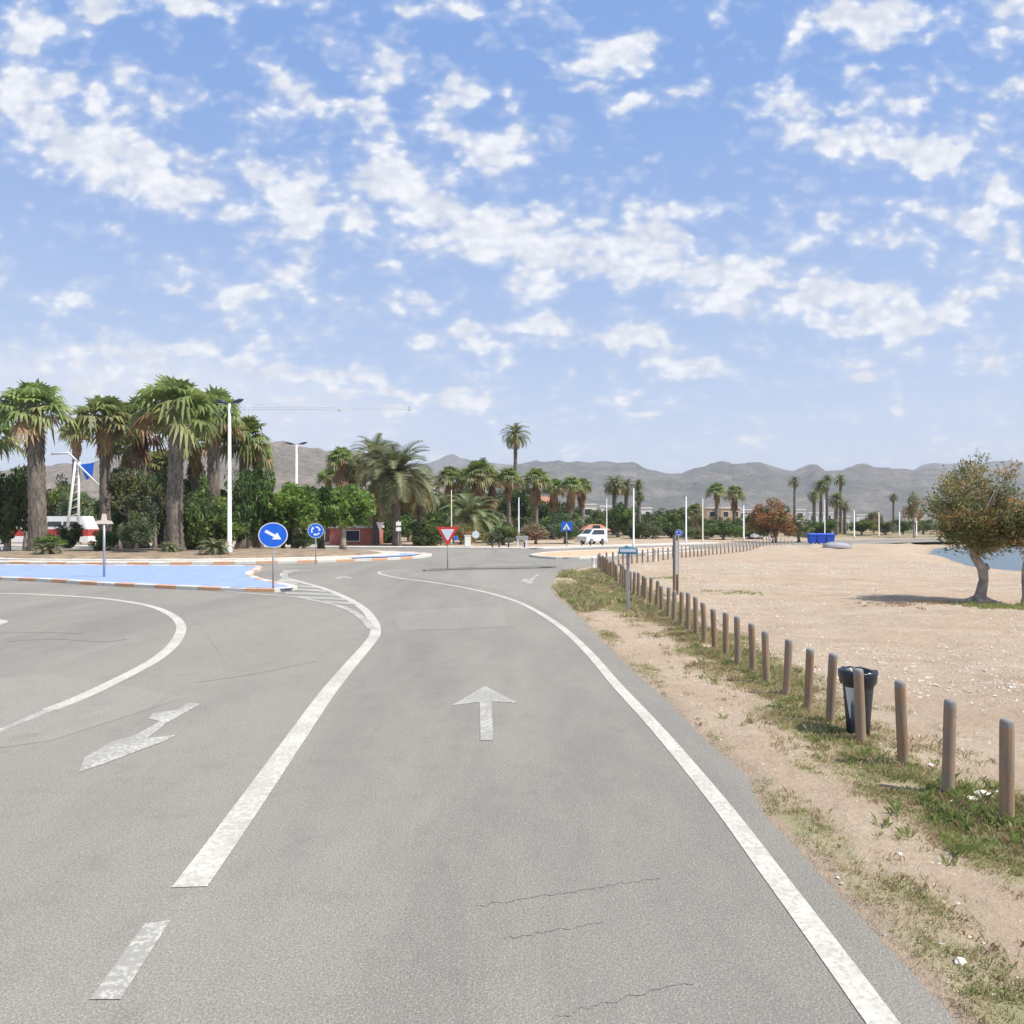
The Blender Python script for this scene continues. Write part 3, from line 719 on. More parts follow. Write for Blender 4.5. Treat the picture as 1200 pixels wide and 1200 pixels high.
def date_palm(px, d, ytop, rpx, label, tr=.4, z0=0.0, k=0, group='date palms', h=None, sz=1.0):
    x = at(px, d); r = rpx / F * d; top = zz(ytop, d) - z0; h = h or top - r * .78 * sz
    e = empty('date_palm', (x, d, z0), label, 'palm tree', group, rnd.uniform(0, 6))
    mkobj('trunk', PTR[k % 3], e, (0, 0, -.1), None, (tr, tr, max(.3, h) + .1))
    mkobj('crown', DATE[k % 3], e, (0, 0, h), (rnd.uniform(-.12, .12), rnd.uniform(-.12, .12), rnd.uniform(0, 6)), (r, r, r * sz))
    return e
def tree(kind, name, px, d, ytop, wpx, hpx, label, z0=0.0, group=None, cat='tree', trunk=True):
    """crown occupying wpx x hpx pixels, top at ytop"""
    x = at(px, d); rx = wpx / 2 / F * d / .98; rz = hpx / F * d / 1.65; ztop = zz(ytop, d) - z0; zc = ztop - rz * .95
    e = empty(name, (x, d, z0), label, cat, group, rnd.uniform(0, 6))
    if trunk:
        H = max(.25, zc - rz * .2); s = min(rx, rz * 1.4)
        mkobj('trunk', trunk_mesh(kind), e, (0, 0, 0), None, (s * .9, s * .9, H))
    mkobj('foliage', CROWNS[kind][0], e, (0, 0, zc), (0, 0, rnd.uniform(0, 6)), (rx, rx, rz * 1.2))
    return e

# --- on the central island (ground z .4)
fan_palm(45, 57, 434, 50, 'thick-trunked fan palm at the left edge, brown dead skirt under its crown', .60, .4, 0, 'tall fan palms on the roundabout', 1.0)
fan_palm(124, 61, 452, 44, 'tall fan palm with thin dark trunk just right of the blue and white mast', .42, .4, 1, 'tall fan palms on the roundabout', .95)
fan_palm(204, 55, 430, 56, 'tallest fan palm with stout ringed grey trunk, left of the white lamp post', .56, .4, 2, 'tall fan palms on the roundabout', .7)
fan_palm(165, 64, 458, 40, 'half-hidden fan palm just left of the stoutest trunk, crown tucked behind its neighbours', .5, .4, 0, 'tall fan palms on the roundabout', 1.1)
fan_palm(250, 62, 445, 45, 'fan palm directly behind the tall white lamp post', .52, .4, 1, 'tall fan palms on the roundabout', .9)
fan_palm(284, 66, 480, 38, 'shorter fan palm rising just right of the tall white lamp post', .45, .3, 2, 'tall fan palms on the roundabout', .8)
fan_palm(-12, 60, 470, 44, 'fan palm cut off by the left edge of the view', .5, .4, 1, 'tall fan palms on the roundabout', .9)
for px, d, yt, r_px, lb in ((86, 90, 486, 22, 'lower fan palm crown hanging between the two leftmost palms'), (148, 68, 500, 28, 'lower fan palm right of the thin dark trunk'), (228, 68, 492, 32, 'lower fan palm crown between stout palm and white lamp post'), (186, 70, 520, 26, 'lowest fan palm crown behind the stout palm trunk'), (302, 70, 512, 24, 'small fan palm at the right end of the roundabout group')):
    fan_palm(px, d, yt, r_px, lb, .4, .3, px, 'lower fan palms on the roundabout', 1.2)
SH = 'shrubs under the roundabout palms'
tree('dark', 'shrub', 8, 60, 520, 70, 118, 'large dark evergreen bush at the left edge behind the first palm', .4, SH, 'bush')
tree('mid', 'shrub', 56, 52, 622, 42, 24, 'low leafy green bush at the foot of the leftmost palm', .35, SH, 'bush')
tree('dark', 'shrub', 80, 63, 606, 36, 38, 'dark bush between the two leftmost palm trunks', .4, SH, 'bush')
tree('grey', 'shrub', 160, 53, 593, 48, 48, 'round grey-green bush left of the stoutest palm trunk', .4, SH, 'bush')
tree('olive', 'shrub', 152, 62, 535, 60, 70, 'olive bushy mass behind the second palm from left', .4, SH, 'bush')
tree('dark', 'shrub', 122, 56, 615, 36, 32, 'small dark bush beside the pale back of a road sign', .4, SH, 'bush')
tree('mid', 'shrub', 238, 57, 560, 70, 84, 'dense green bush between stout palm and white lamp post', .4, SH, 'bush')
tree('dark', 'tree', 292, 61, 525, 66, 112, 'dark leafy tree right behind the tall white lamp post', .3, 'trees by the roundabout')
tree('dark', 'shrub', 222, 60, 600, 60, 50, 'black-green bush low behind the stout palm trunk', .4, SH, 'bush')
tree('olive', 'shrub', 182, 61, 540, 40, 66, 'olive foliage mass left behind the stout palm trunk', .4, SH, 'bush')
date_palm(252, 50.5, 604, 24, 'low yellow-green palm clump at the foot of the white lamp post', .25, .35, 1, None, .5, .7)
date_palm(200, 53, 618, 16, 'small grey-green palm offshoot at the base of the stout palm', .2, .4, 2, None, .35, .7)
date_palm(56, 51, 618, 20, 'low spiky green palm in front of the leftmost palm trunk', .2, .35, 2, None, .4, .7)
tree('bright', 'tree', 345, 63, 560, 84, 66, 'bright green leafy tree behind the round blue arrow sign', .3, 'trees by the roundabout')
tree('bright', 'tree', 402, 66, 562, 76, 62, 'bright green spreading tree right of the arrow signs', .15, 'trees by the roundabout')
tree('dark', 'shrub', 332, 66, 606, 60, 34, 'dark bush beneath the bright trees behind the arrow sign', .2, SH, 'bush')
tree('dark', 'shrub', 356, 63, 616, 44, 26, 'very dark low bush left of the small roundabout sign', .2, SH, 'bush')
fan_palm(376, 68, 566, 30, 'short bright fan palm among the leafy trees behind the two blue signs', .3, .1, 0, None, .4)
for px, kd, d, yt, w_, h_, lb in ((92, 'olive', 88, 566, 56, 60, 'olive bush behind the white and blue mast foot'), (140, 'mid', 66, 560, 56, 60, 'mid green bush right of the second palm trunk'), (182, 'mid', 67, 565, 50, 60, 'mid green bush left behind the stout palm'),
        (212, 'olive', 68, 548, 60, 66, 'olive bush directly behind the stout palm crown stem'), (262, 'mid', 58, 590, 60, 48, 'leafy green bush right of the white lamp post base'), (30, 'mid', 66, 545, 60, 60, 'mid green bush behind the leftmost palm trunk'),
        (305, 'olive', 70, 566, 50, 70, 'olive bush between lamp post palms and bright trees'), (318, 'dark', 64, 590, 44, 46, 'dark low bush left behind the round blue arrow sign'), (245, 'dark', 66, 560, 60, 80, 'dark bush mass behind the white lamp post')):
    tree(kd, 'shrub', px, d, yt, w_, h_, lb, .2, SH, 'bush')
for px, kd, d, yt, w_, lb in ((700, 'olive', 108, 603, 30, 'olive bush between white van and white pole'), (765, 'olive', 112, 606, 34, 'olive bush left of the two-legged board'), (832, 'olive', 118, 604, 34, 'olive bush under the left palm of the close pair'), (864, 'mid', 118, 606, 34, 'green bush under the right palm of the close pair'),
        (575, 'mid', 96, 596, 50, 'green bush left of the thin-trunked fan palm'), (645, 'mid', 116, 596, 44, 'green bush below the short middle fan palm'), (618, 'olive', 110, 600, 44, 'olive bush below the funnel-skirted fan palm'), (800, 'olive', 124, 600, 30, 'pale olive bush behind the lamp posts')):
    tree(kd, 'shrub', px, d, yt, w_, 612 + 2250 / d - yt, lb, 0, 'bushes beyond the beach road', 'bush')
for px, kd, d, yt, w_, lb in ((690, 'mid', 120, 600, 40, 'green tree crown directly behind the white van'), (775, 'mid', 140, 592, 44, 'broad green tree left behind the two-legged board'), (792, 'olive', 150, 590, 36, 'olive tree rising behind the two-legged board'), (848, 'dark', 135, 600, 30, 'dark tree between the close pair of palms'),
        (876, 'mid', 130, 598, 34, 'green tree left behind the rusty orange tree'), (752, 'olive', 140, 596, 34, 'olive tree right behind the tall white pole'), (712, 'mid', 140, 592, 30, 'green tree left of the brownish date palms'), (660, 'olive', 135, 588, 44, 'olive tree behind the two clustered fan palms'), (632, 'mid', 138, 590, 40, 'green tree in front of the terracotta-roofed house'), (820, 'mid', 140, 598, 30, 'green tree between the two plain lamp posts')):
    tree(kd, 'tree', px, d, yt, w_, 612 + 2250 / d - yt, lb, 0, 'trees beyond the beach road')
for px, kd, d, yt, w_, lb in ((516, 'mid', 100, 572, 56, 'mid green tree between big date palm and yield sign'), (480, 'olive', 98, 566, 56, 'olive tree mass behind the big date palm crown'), (572, 'olive', 122, 566, 50, 'olive tree behind the straw-skirted fan palm'), (640, 'dark', 124, 572, 44, 'dark tree behind the funnel-skirted fan palm'), (425, 'mid', 102, 560, 56, 'green tree behind the taller date palm at its left'),
        (700, 'olive', 128, 590, 30, 'olive tree behind the thin pole with side arm'), (668, 'dark', 128, 580, 44, 'dark tree filling in below the two clustered fan palms'), (736, 'dark', 126, 580, 36, 'dark tree right below the brownish date palms')):
    tree(kd, 'tree', px, d, yt, w_, 612 + 2250 / d - yt, lb, 0, 'trees beyond the roundabout')
for px, kd, d, yt, w_, lb in ((70, 'mid', 104, 548, 50, 'mid green tree far behind the leftmost trunk'), (112, 'olive', 104, 575, 44, 'olive tree far behind the thin dark trunk'), (228, 'mid', 72, 530, 70, 'mid green tree between stout palm and lamp post'), (150, 'mid', 74, 520, 60, 'mid green tree behind the third palm trunk'), (190, 'olive', 76, 515, 60, 'tall olive tree behind the stout palm'), (20, 'mid', 102, 540, 60, 'mid green tree behind the left edge palm')):
    tree(kd, 'tree', px, d, yt, w_, 612 + 2250 / d - yt, lb, 0, 'trees by the roundabout')
# --- beyond the roundabout
fan_palm(398, 92, 517, 24, 'fan palm with bushy tan skirt left of the big date palm', .45, 0, 1, 'fan palms beyond the roundabout', 1.35)
fan_palm(384, 96, 545, 15, 'short fan palm with dark leaf tips at the left end of the date palm clump', .3, 0, 2, 'fan palms beyond the roundabout', 1.2)
fan_palm(414, 94, 530, 22, 'shaggy tan fan palm between the bright trees and the date palms', .35, 0, 0, 'fan palms beyond the roundabout', 1.4)
date_palm(440, 88, 506, 40, 'taller date palm rising behind the big drooping one', .45, 0, 1, 'date palms beyond the roundabout')
date_palm(465, 80, 513, 56, 'big drooping date palm above the small white double-plate sign', .42, 0, 0, 'date palms beyond the roundabout')
date_palm(440, 84, 560, 36, 'lower date palm crown tucked under the big drooping one at left', .35, 0, 2, 'date palms beyond the roundabout')
date_palm(492, 84, 550, 34, 'lower date palm crown hanging at the right of the big drooping one', .35, 0, 1, 'date palms beyond the roundabout')
tree('dark', 'shrub', 500, 82, 604, 52, 40, 'dark round hedge bush right under the big date palm', 0, 'bushes beyond the roundabout', 'bush')
tree('dark', 'shrub', 452, 92, 592, 70, 50, 'deep green bush behind the date palm trunks', 0, 'bushes beyond the roundabout', 'bush')
tree('olive', 'shrub', 424, 98, 590, 50, 44, 'olive bush behind the red wall building at its right', 0, 'bushes beyond the roundabout', 'bush')
fan_palm(560, 105, 531, 27, 'fan palm with broad straw-coloured skirt left of the tall single date palm', .45, 0, 2, 'fan palms beyond the roundabout', 1.5)
fan_palm(528, 108, 543, 20, 'dark-topped fan palm behind the tan pole over the yield sign', .35, 0, 0, 'fan palms beyond the roundabout', 1.5)
fan_palm(577, 112, 548, 18, 'small fan palm with orange-brown skirt beside the straw-skirted one', .35, 0, 1, 'fan palms beyond the roundabout', 1.5)
date_palm(552, 92, 570, 44, 'wide low grey-green date palm above the white utility box', .5, 0, 2, 'date palms beyond the roundabout')
date_palm(604, 125, 493, 21, 'tallest slender date palm standing alone against the sky', .34, 0, 1, 'date palms beyond the roundabout')
tree('dark', 'tree', 606, 118, 560, 62, 54, 'dark green tree behind the fan palms in the middle', 0, 'trees beyond the roundabout')
tree('mid', 'tree', 540, 112, 560, 60, 50, 'mid green tree behind the low grey-green palm', 0, 'trees beyond the roundabout')
fan_palm(597, 103, 543, 19, 'fan palm with thin pale trunk below the tall lone date palm', .28, 0, 0, 'fan palms beyond the roundabout', 1.2)
fan_palm(628, 106, 542, 21, 'fan palm with funnel-shaped skirt right of the tall lone date palm', .3, 0, 1, 'fan palms beyond the roundabout', 1.3)
fan_palm(649, 110, 556, 17, 'short fan palm left of the two dark clustered ones', .35, 0, 2, 'fan palms beyond the roundabout', 1.4)
fan_palm(668, 108, 554, 17, 'left one of two dark clustered fan palms above the blue square sign', .4, 0, 0, 'fan palms beyond the roundabout', 1.5)
fan_palm(682, 111, 556, 15, 'right one of two dark clustered fan palms above the blue square sign', .4, 0, 1, 'fan palms beyond the roundabout', 1.4)
tree('grey', 'shrub', 663, 90, 597, 50, 36, 'round grey-green bush behind the blue square sign', 0, 'bushes beyond the roundabout', 'bush')
tree('olive', 'shrub', 590, 84, 612, 52, 28, 'low olive bush behind the small black posts', 0, 'bushes beyond the roundabout', 'bush')
tree('pink', 'shrub', 628, 88, 611, 44, 24, 'pinkish flowering bush left of the blue square sign', 0, 'bushes beyond the roundabout', 'bush')
tree('straw', 'shrub', 540, 86, 612, 46, 24, 'straw-coloured bush behind the yield sign', 0, 'bushes beyond the roundabout', 'bush')
date_palm(720, 130, 556, 16, 'brownish date palm left of the tall white pole by the beach road', .4, 0, 0, 'small far palms')
date_palm(734, 134, 559, 14, 'brownish date palm touching the tall white pole from behind', .4, 0, 1, 'small far palms')
date_palm(748, 128, 560, 10, 'small dark palm just right of the tall white pole, upper crown', .3, 0, 2, 'small far palms')
date_palm(749, 124, 574, 9, 'small dark palm just right of the tall white pole, lower crown', .3, 0, 0, 'small far palms')
tree('mid', 'tree', 724, 118, 586, 44, 40, 'green tree beneath the brownish date palms', 0, 'trees beyond the beach road')
tree('dark', 'shrub', 748, 112, 606, 34, 26, 'dark bush between the tall white pole and the two-legged board', 0, 'bushes beyond the beach road', 'bush')
fan_palm(840, 125, 562, 14, 'fan palm with dark trunk, left of a close pair above the peach houses', .32, 0, 0, 'small far palms', 1.1)
fan_palm(860, 128, 566, 14, 'fan palm with brown skirt, right of a close pair above the peach houses', .3, 0, 1, 'small far palms', 1.3)
fan_palm(814, 122, 587, 13, 'low brown-skirted fan palm between the two plain lamp posts', .4, 0, 2, 'small far palms', 1.4)
fan_palm(800, 126, 592, 9, 'tiny dull palm left of the nearer plain lamp post', .3, 0, 1, 'small far palms', 1.2)
tree('mid', 'tree', 788, 115, 596, 42, 36, 'small green tree behind the two-legged board', 0, 'trees beyond the beach road')
tree('mid', 'shrub', 848, 108, 608, 44, 22, 'green hedge bush below the pair of fan palms', 0, 'bushes beyond the beach road', 'bush')
tree('olive', 'shrub', 815, 110, 614, 40, 20, 'low olive bush between the lamp posts', 0, 'bushes beyond the beach road', 'bush')
tree('mid', 'shrub', 882, 112, 612, 34, 20, 'low green bush left of the rusty orange tree', 0, 'bushes beyond the beach road', 'bush')
tree('rust', 'tree', 908, 95, 585, 64, 46, 'rusty orange and green tamarisk tree left of the blue containers', 0, 'tamarisks by the beach')
tree('olive', 'tree', 936, 96, 608, 40, 24, 'small olive tree between the rusty tree and the blue containers', 0, 'tamarisks by the beach')
date_palm(931, 140, 556, 10, 'slender single palm above the right shoulder of the rusty tree', .22, 0, 2, 'small far palms')
date_palm(962, 138, 560, 12, 'leftmost tall palm of the cluster above the blue containers', .3, 0, 0, 'small far palms')
date_palm(969, 142, 555, 9, 'topmost thin palm in the middle of the cluster above the blue containers', .3, 0, 1, 'small far palms')
date_palm(985, 136, 554, 10, 'detached right palm with round top in the cluster above the blue containers', .26, 0, 2, 'small far palms')
date_palm(954, 132, 573, 10, 'low yellow-green palm at the left of the container cluster', .3, 0, 1, 'small far palms')
date_palm(980, 130, 575, 13, 'lower dark palm at the right of the container cluster', .35, 0, 0, 'small far palms')
date_palm(990, 134, 585, 9, 'lowest small palm at the right end of the container cluster', .3, 0, 2, 'small far palms')
date_palm(1047, 150, 577, 7, 'lone small palm left of the beach tamarisk crown', .22, 0, 1, 'small far palms')
tree('dark', 'shrub', 960, 120, 604, 50, 24, 'dark bush behind the blue containers', 0, 'bushes beyond the beach road', 'bush')
lowb = [(1010, 'mid', 606, 36), (1038, 'olive', 608, 30), (1058, 'dark', 606, 28), (1082, 'olive', 606, 32), (1110, 'grey', 606, 34), (1140, 'mid', 607, 34), (1170, 'olive', 606, 34)]
for (px, kd, yt, w), lb in zip(lowb, ('first green scrub bush right of the palm cluster across the beach', 'olive scrub bush below the lone small palm', 'dark scrub bush right of the lone small palm', 'olive scrub bush at the left side of the beach tamarisk', 'grey-green scrub bush seen through the beach tamarisk', 'green scrub bush behind the beach tamarisk trunk line', 'olive scrub bush near the right edge beyond the sea')):
    tree(kd, 'shrub', px, 135 + rnd.uniform(-8, 8), yt, w, 18, lb, 0, 'scrub across the far beach', 'bush')
tree('straw', 'tree', 1071, 120, 574, 24, 42, 'thin pale young tree with pinkish tips left of the beach tamarisk', 0, 'trees across the far beach')
tree('pink', 'tree', 1024, 140, 596, 26, 26, 'small brown tree across the beach right of the palm cluster', 0, 'trees across the far beach')
# far-off wood behind everything (reads as one mass)
r_ = random.Random(77); mb = MB()
for i in range(240):
    px = r_.uniform(-60, 1250); d = r_.uniform(150, 260); x = at(px, d)
    if x > interp(SHORE, d) - 8: continue
    hgt = r_.uniform(2.0, 5.5) * (1.3 if px < 620 else .8)
    leaf_cards(mb, (x, d, hgt * .45), hgt * .75, 90, hgt * .13, r_, [r_.randrange(3)], .7, 1.2)
tag(mb.build('scrubland', [M['leaf_mid'], M['leaf_olive'], M['leaf_dark']]), 'far-off belt of scrub and low trees below the hills', 'scrub', None, 'stuff')

# --- tamarisk on the beach
def tamarisk(px, py, ytop, wpx, label, seed, lean, two=False):
    b = gp(px, py); d = b.y; r_ = random.Random(seed)
    e = empty('tamarisk_tree', (b.x, b.y, 0), label, 'tree', 'tamarisks on the beach')
    S = wpx / 2 / F * d; top = zz(ytop, d); cz = top * .62
    mb = MB(); path = [(0, 0, -.1), (.03, 0, .25), (.12 * lean, 0, .7), (.10 * lean, .02, 1.05), (-.12 * lean, .02, 1.40), (-.26 * lean, 0, 1.75)]
    mb.tube(path, [.30, .17, .135, .15, .125, .10], 12, 0, True, .12, r_)
    if not two:
        mb.tube([(.10 * lean, .02, .98), (.20, .0, 1.10), (.24, .05, 1.2)], [.14, .11, .05], 8, 0, True, .1, r_)
        for k in range(6):
            a = r_.uniform(0, 6.28); mb.tube([(0, 0, .12), (.35 * math.cos(a), .35 * math.sin(a), .03), (.8 * math.cos(a), .8 * math.sin(a), -.04)], [.14, .08, .02], 6, 0, True, .1, r_)
    tips = []
    start = Vector(path[-1])
    nt_ = 46 if not two else 22; C0 = Vector((-.12 if not two else -.2, 0, (top + 1.45) / 2 + (.0 if not two else .2)))
    for i in range(nt_):
        u = 1 - 2 * (i + .5) / nt_; az = i * 2.39996; q_ = math.sqrt(1 - u * u) * r_.uniform(.55, 1.1) * (1 - .2 * max(0, -u))
        q = C0 + Vector((math.cos(az) * q_ * S * .84, math.sin(az) * q_ * S * .8, u * (top - C0.z) * .95 * r_.uniform(.6, 1.07)))
        q.x += .10 * S * nz(i * .7, seed); q.z += .15 * nz(i * .9, seed, 4)
        mid = start.lerp(q, .5) + Vector((0, 0, .15))
        mb.tube([start, mid, q], [.05, .028, .008], 5, 0); tips.append((q, mid))
    if two: mb.v = [((x if z > 1.7 else x * .45 + z * .04), (y if z > 1.7 else y * .45), z) for x, y, z in mb.v]
    mb.build('trunk', [M['bark']], e)
    fm = MB()
    mats = [0, 1, 2, 3]
    for q, mid in tips:
        if r_.random() < .12: continue
        for f in (.5, .68, .84, .97, 1.06):
            c = start.lerp(q, f) + Vector((r_.gauss(0, .16), r_.gauss(0, .16), r_.gauss(0, .14)))
            mi = r_.choices(mats, [3.8, 1.5, 1.2, 1.8])[0]
            for _ in range(95):      # feathery plumes
                p = c + Vector((r_.gauss(0, .15), r_.gauss(0, .15), r_.gauss(0, .13)))
                dirv = ((p - start).normalized() + Vector((r_.gauss(0, .8), r_.gauss(0, .8), r_.gauss(0, .6) - .1))).normalized()
                L = r_.uniform(.05, .15); w = dirv.cross(Vector((r_.gauss(0, 1), r_.gauss(0, 1), r_.gauss(0, 1)))).normalized() * L * r_.uniform(.12, .24)
                mm = mi if r_.random() < .75 else r_.choice(mats)
                fm.face([p, p + dirv * L * .5 + w, p + dirv * L, p + dirv * L * .5 - w], mm)
    fm.build('foliage', [M['leaf_gold'], M['leaf_rust2'], M['leaf_grey'], M['leaf_mid']], e)
    return e
M['leaf_gold'] = leafmat('leaf_gold', (.25, .24, .08), (.44, .39, .16), .45)
M['leaf_rust2'] = leafmat('leaf_rust_tan', (.40, .25, .10), (.56, .39, .19), .45)
tamarisk(1148, 706, 537, 114, 'rust and green tamarisk tree with crooked trunk standing on the sand', 5, 1.0)
tamarisk(1200, 708, 588, 84, 'slender leaning tamarisk cut by the right edge beside the bigger one', 8, -.6, True)

# ------------------------------------------------------------------ verge: grass, weeds, stones
def grass():
    r_ = random.Random(3); mb = MB(); cnt = 0
    def tuft(x, y, h, nb, mi, spread):
        z = gz(x, y)
        for _ in range(nb):
            a = r_.uniform(0, 6.28); s = r_.uniform(0, spread); bx, by = x + math.cos(a) * s, y + math.sin(a) * s
            L = h * r_.uniform(.5, 1.25); ln = r_.uniform(.2, 1.0) * L; a2 = r_.uniform(0, 6.28); w = max(.0016 + y * .00022, L * .02) * r_.uniform(.8, 1.3)
            dx, dy = math.cos(a2), math.sin(a2); m_ = (bx + dx * ln * .35, by + dy * ln * .35, z + L * .6)
            t_ = (bx + dx * ln, by + dy * ln, z + L * .9)
            mm = mi if r_.random() < .8 else r_.randrange(3)
            mb.face([(bx - dy * w, by + dx * w, z - .01), (bx + dy * w, by - dx * w, z - .01), (m_[0] + dy * w * .7, m_[1] - dx * w * .7, m_[2]), t_, (m_[0] - dy * w * .7, m_[1] + dx * w * .7, m_[2])], mm)
    for _ in range(75000):
        y = 3.0 + 39 * r_.random() ** 1.75; x = r_.uniform(1.4, 5.6)
        v = veg(x, y)
        if v < .30 or r_.random() > (v - .15) * 1.0 * sm(.30, .62, .5 + .5 * nz(x * 3.3, y * 2.6, 40) + .25 * v): continue
        strong = max([k * math.exp(-((x - p.x) ** 2 + ((y - p.y) * .45) ** 2) / (r * r)) for p, r, k in PT] + [0])
        q = nz(x * .8, y * .6, 21)
        mi = 0 if (strong > .5 or q > .2) and r_.random() < .36 else (1 if r_.random() < .75 else 2)
        h = .015 + .035 * v * r_.random() + (.04 if abs(x - 4.05) < .5 else 0) * r_.random()
        if y > 14: h *= 1.5
        tuft(x, y, h, 9, mi, .06 + .003 * y); cnt += 1
    for _ in range(26000):
        y = 3.0 + 38 * r_.random() ** 1.6; x = r_.uniform(1.8, 5.2)
        if x < xedge(y) + .06: continue
        if r_.random() > (.12 + .88 * math.exp(-((x - 3.95) / .8) ** 2)) * sm(-.25, .35, nz(x * 1.6, y * 1.1, 55)): continue
        if math.exp(-((x - interp(PATH, y)) / .3) ** 2) > .6: continue
        tuft(x, y, r_.uniform(.012, .05) * (1 + y * .03), 6, 1 if r_.random() < .6 else 2, .07 + .003 * y)
    # tall weeds round the posts and by the camera side
    for px, py, n, hh, mi, sp in ((1165, 965, 90, .20, 0, .30), (1120, 985, 50, .12, 0, .25), (1200, 985, 60, .18, 0, .3), (1010, 880, 50, .12, 0, .3), (950, 850, 60, .15, 0, .35), (1190, 1010, 60, .12, 2, .35), (940, 845, 60, .15, 2, .5), (1030, 885, 40, .12, 0, .3), (905, 800, 90, .16, 2, .6), (880, 790, 80, .16, 0, .6), (985, 868, 40, .12, 0, .25), (1052, 905, 30, .12, 0, .22), (1107, 935, 40, .12, 0, .25)):
        c = gp(px, py)
        for _ in range(int(n * .55)):
            tuft(c.x + r_.gauss(0, sp), c.y + r_.gauss(0, sp), hh * (.75 if mi == 0 else .35) * r_.uniform(.3, 1.1), 14, (mi if px > 1100 or r_.random() < .5 else 1) if mi == 0 else r_.choice((1, 2)), .07)
    for _ in range(2600):     # long grass by the round corner
        y = r_.uniform(20, 38); x = r_.uniform(xedge(y) + .15, 4.4); 
        if nz(x * .7, y * .35, 2) < -.05: continue
        tuft(x, y, r_.uniform(.08, .24), 8, 0 if r_.random() < .3 else 1, .12)
    for _ in range(140):      # greens beneath the beach tree
        c = gp(1175, 712); tuft(c.x + r_.gauss(0, .55), c.y + r_.gauss(0, .4), r_.uniform(.05, .16), 10, 0, .12)
    for px, py in ((780, 678), (1045, 712), (1100, 709), (862, 697), (1120, 708)):
        c = gp(px, py)
        for _ in range(50): tuft(c.x + r_.gauss(0, .5), c.y + r_.gauss(0, .35), r_.uniform(.03, .09), 8, 2 if px > 1000 else 0, .12)
    tag(mb.build('grass', [M['grass_green'], M['grass_dry'], M['grass_brown']]), 'patchy green and straw grass on the dirt verge', 'grass', None, 'stuff')
grass()
def pebble(mb, x, y, z, s, r_, mi=0):
    ax = [s * r_.uniform(.6, 1.2), s * r_.uniform(.6, 1.2), s * r_.uniform(.35, .7)]; a = r_.uniform(0, 3); ca, sa = math.cos(a), math.sin(a)
    P = []
    for v in ((1, 0, 0), (0, 1, 0), (-1, 0, 0), (0, -1, 0), (.1, .1, 1)):
        q = [v[i] * ax[i] * r_.uniform(.8, 1.15) for i in range(3)]; P.append((x + q[0] * ca - q[1] * sa, y + q[0] * sa + q[1] * ca, z + q[2]))
    for i in range(4): mb.face([P[i], P[(i + 1) % 4], P[4]], mi)
def gravel():
    r_ = random.Random(12); mb = MB()
    for _ in range(30000):
        y = 6 + 40 * r_.random() ** 1.3; x = r_.uniform(4.6, min(26, 4.6 + y * .75))
        b = nz(x * .10 + 3, y * .22 + 1, 3) + .25 * nz(x * .6, y * .6)
        dens = .10 + .9 * sm(-.1, .2, b)
        if r_.random() > dens: continue
        pebble(mb, x, y, gz(x, y), (.010 + .026 * r_.random() ** 3) * (1 + y * .025), r_, 0 if r_.random() < .22 else 1)
    for _ in range(1500):
        y = r_.uniform(3, 25); x = r_.uniform(xedge(y) + .05, 5); pebble(mb, x, y, gz(x, y), .006 + .02 * r_.random() ** 3, r_, r_.randrange(2))
    tag(mb.build('gravel', [M['white_rock'], M['stone']]), 'loose pale shingle strewn over the sand', 'gravel', None, 'stuff')
gravel()
def rock(px, py, size, label, seed, flat=.5, mat='white_rock'):
    r_ = random.Random(seed); bm = bmesh.new(); bmesh.ops.create_icosphere(bm, subdivisions=3, radius=1)
    for v in bm.verts:
        k = 1 + .3 * nz(v.co.x * 1.5 + seed, v.co.y * 1.5, v.co.z * 1.5) + .1 * nz(v.co.x * 5, v.co.y * 5, seed)
        v.co = Vector((v.co.x * size * k, v.co.y * size * k * .8, v.co.z * size * k * flat))
    me = bpy.data.meshes.new('rock'); bm.to_mesh(me); bm.free(); me.materials.append(M[mat]); b = gp(px, py)
    tag(mkobj('rock', me, None, (b.x, b.y, gz(b.x, b.y) + size * flat * .35), (0, 0, r_.uniform(0, 3))), label, 'rock', 'pale rocks on the verge')
rock(1152, 936, .085, 'largest white rock behind the grass, left of the nearest post', 1)
rock(1137, 941, .07, 'middle white rock of the row between the two nearest posts', 2)
rock(1120, 943, .055, 'leftmost white rock of the row between the two nearest posts', 3)
rock(1163, 931, .06, 'white rock touching the nearest post from the left', 5)
rock(1054, 1003, .025, 'small lone white stone lying on the bare path', 4)
rock(1035, 905, .05, 'flat pale stone right of the third nearest post', 6, .3)
rock(1090, 899, .05, 'flat pale stone between the second and third posts on the sand side', 7, .3)
rock(1125, 1133, .035, 'pale stone in the grass near the lower right corner', 8)
rock(773, 747, .14, 'small dark lump on the bare verge left of the posts', 9, .4, 'soil')
rock(797, 740, .12, 'flat pale stone on the verge beside the far posts', 10, .25)

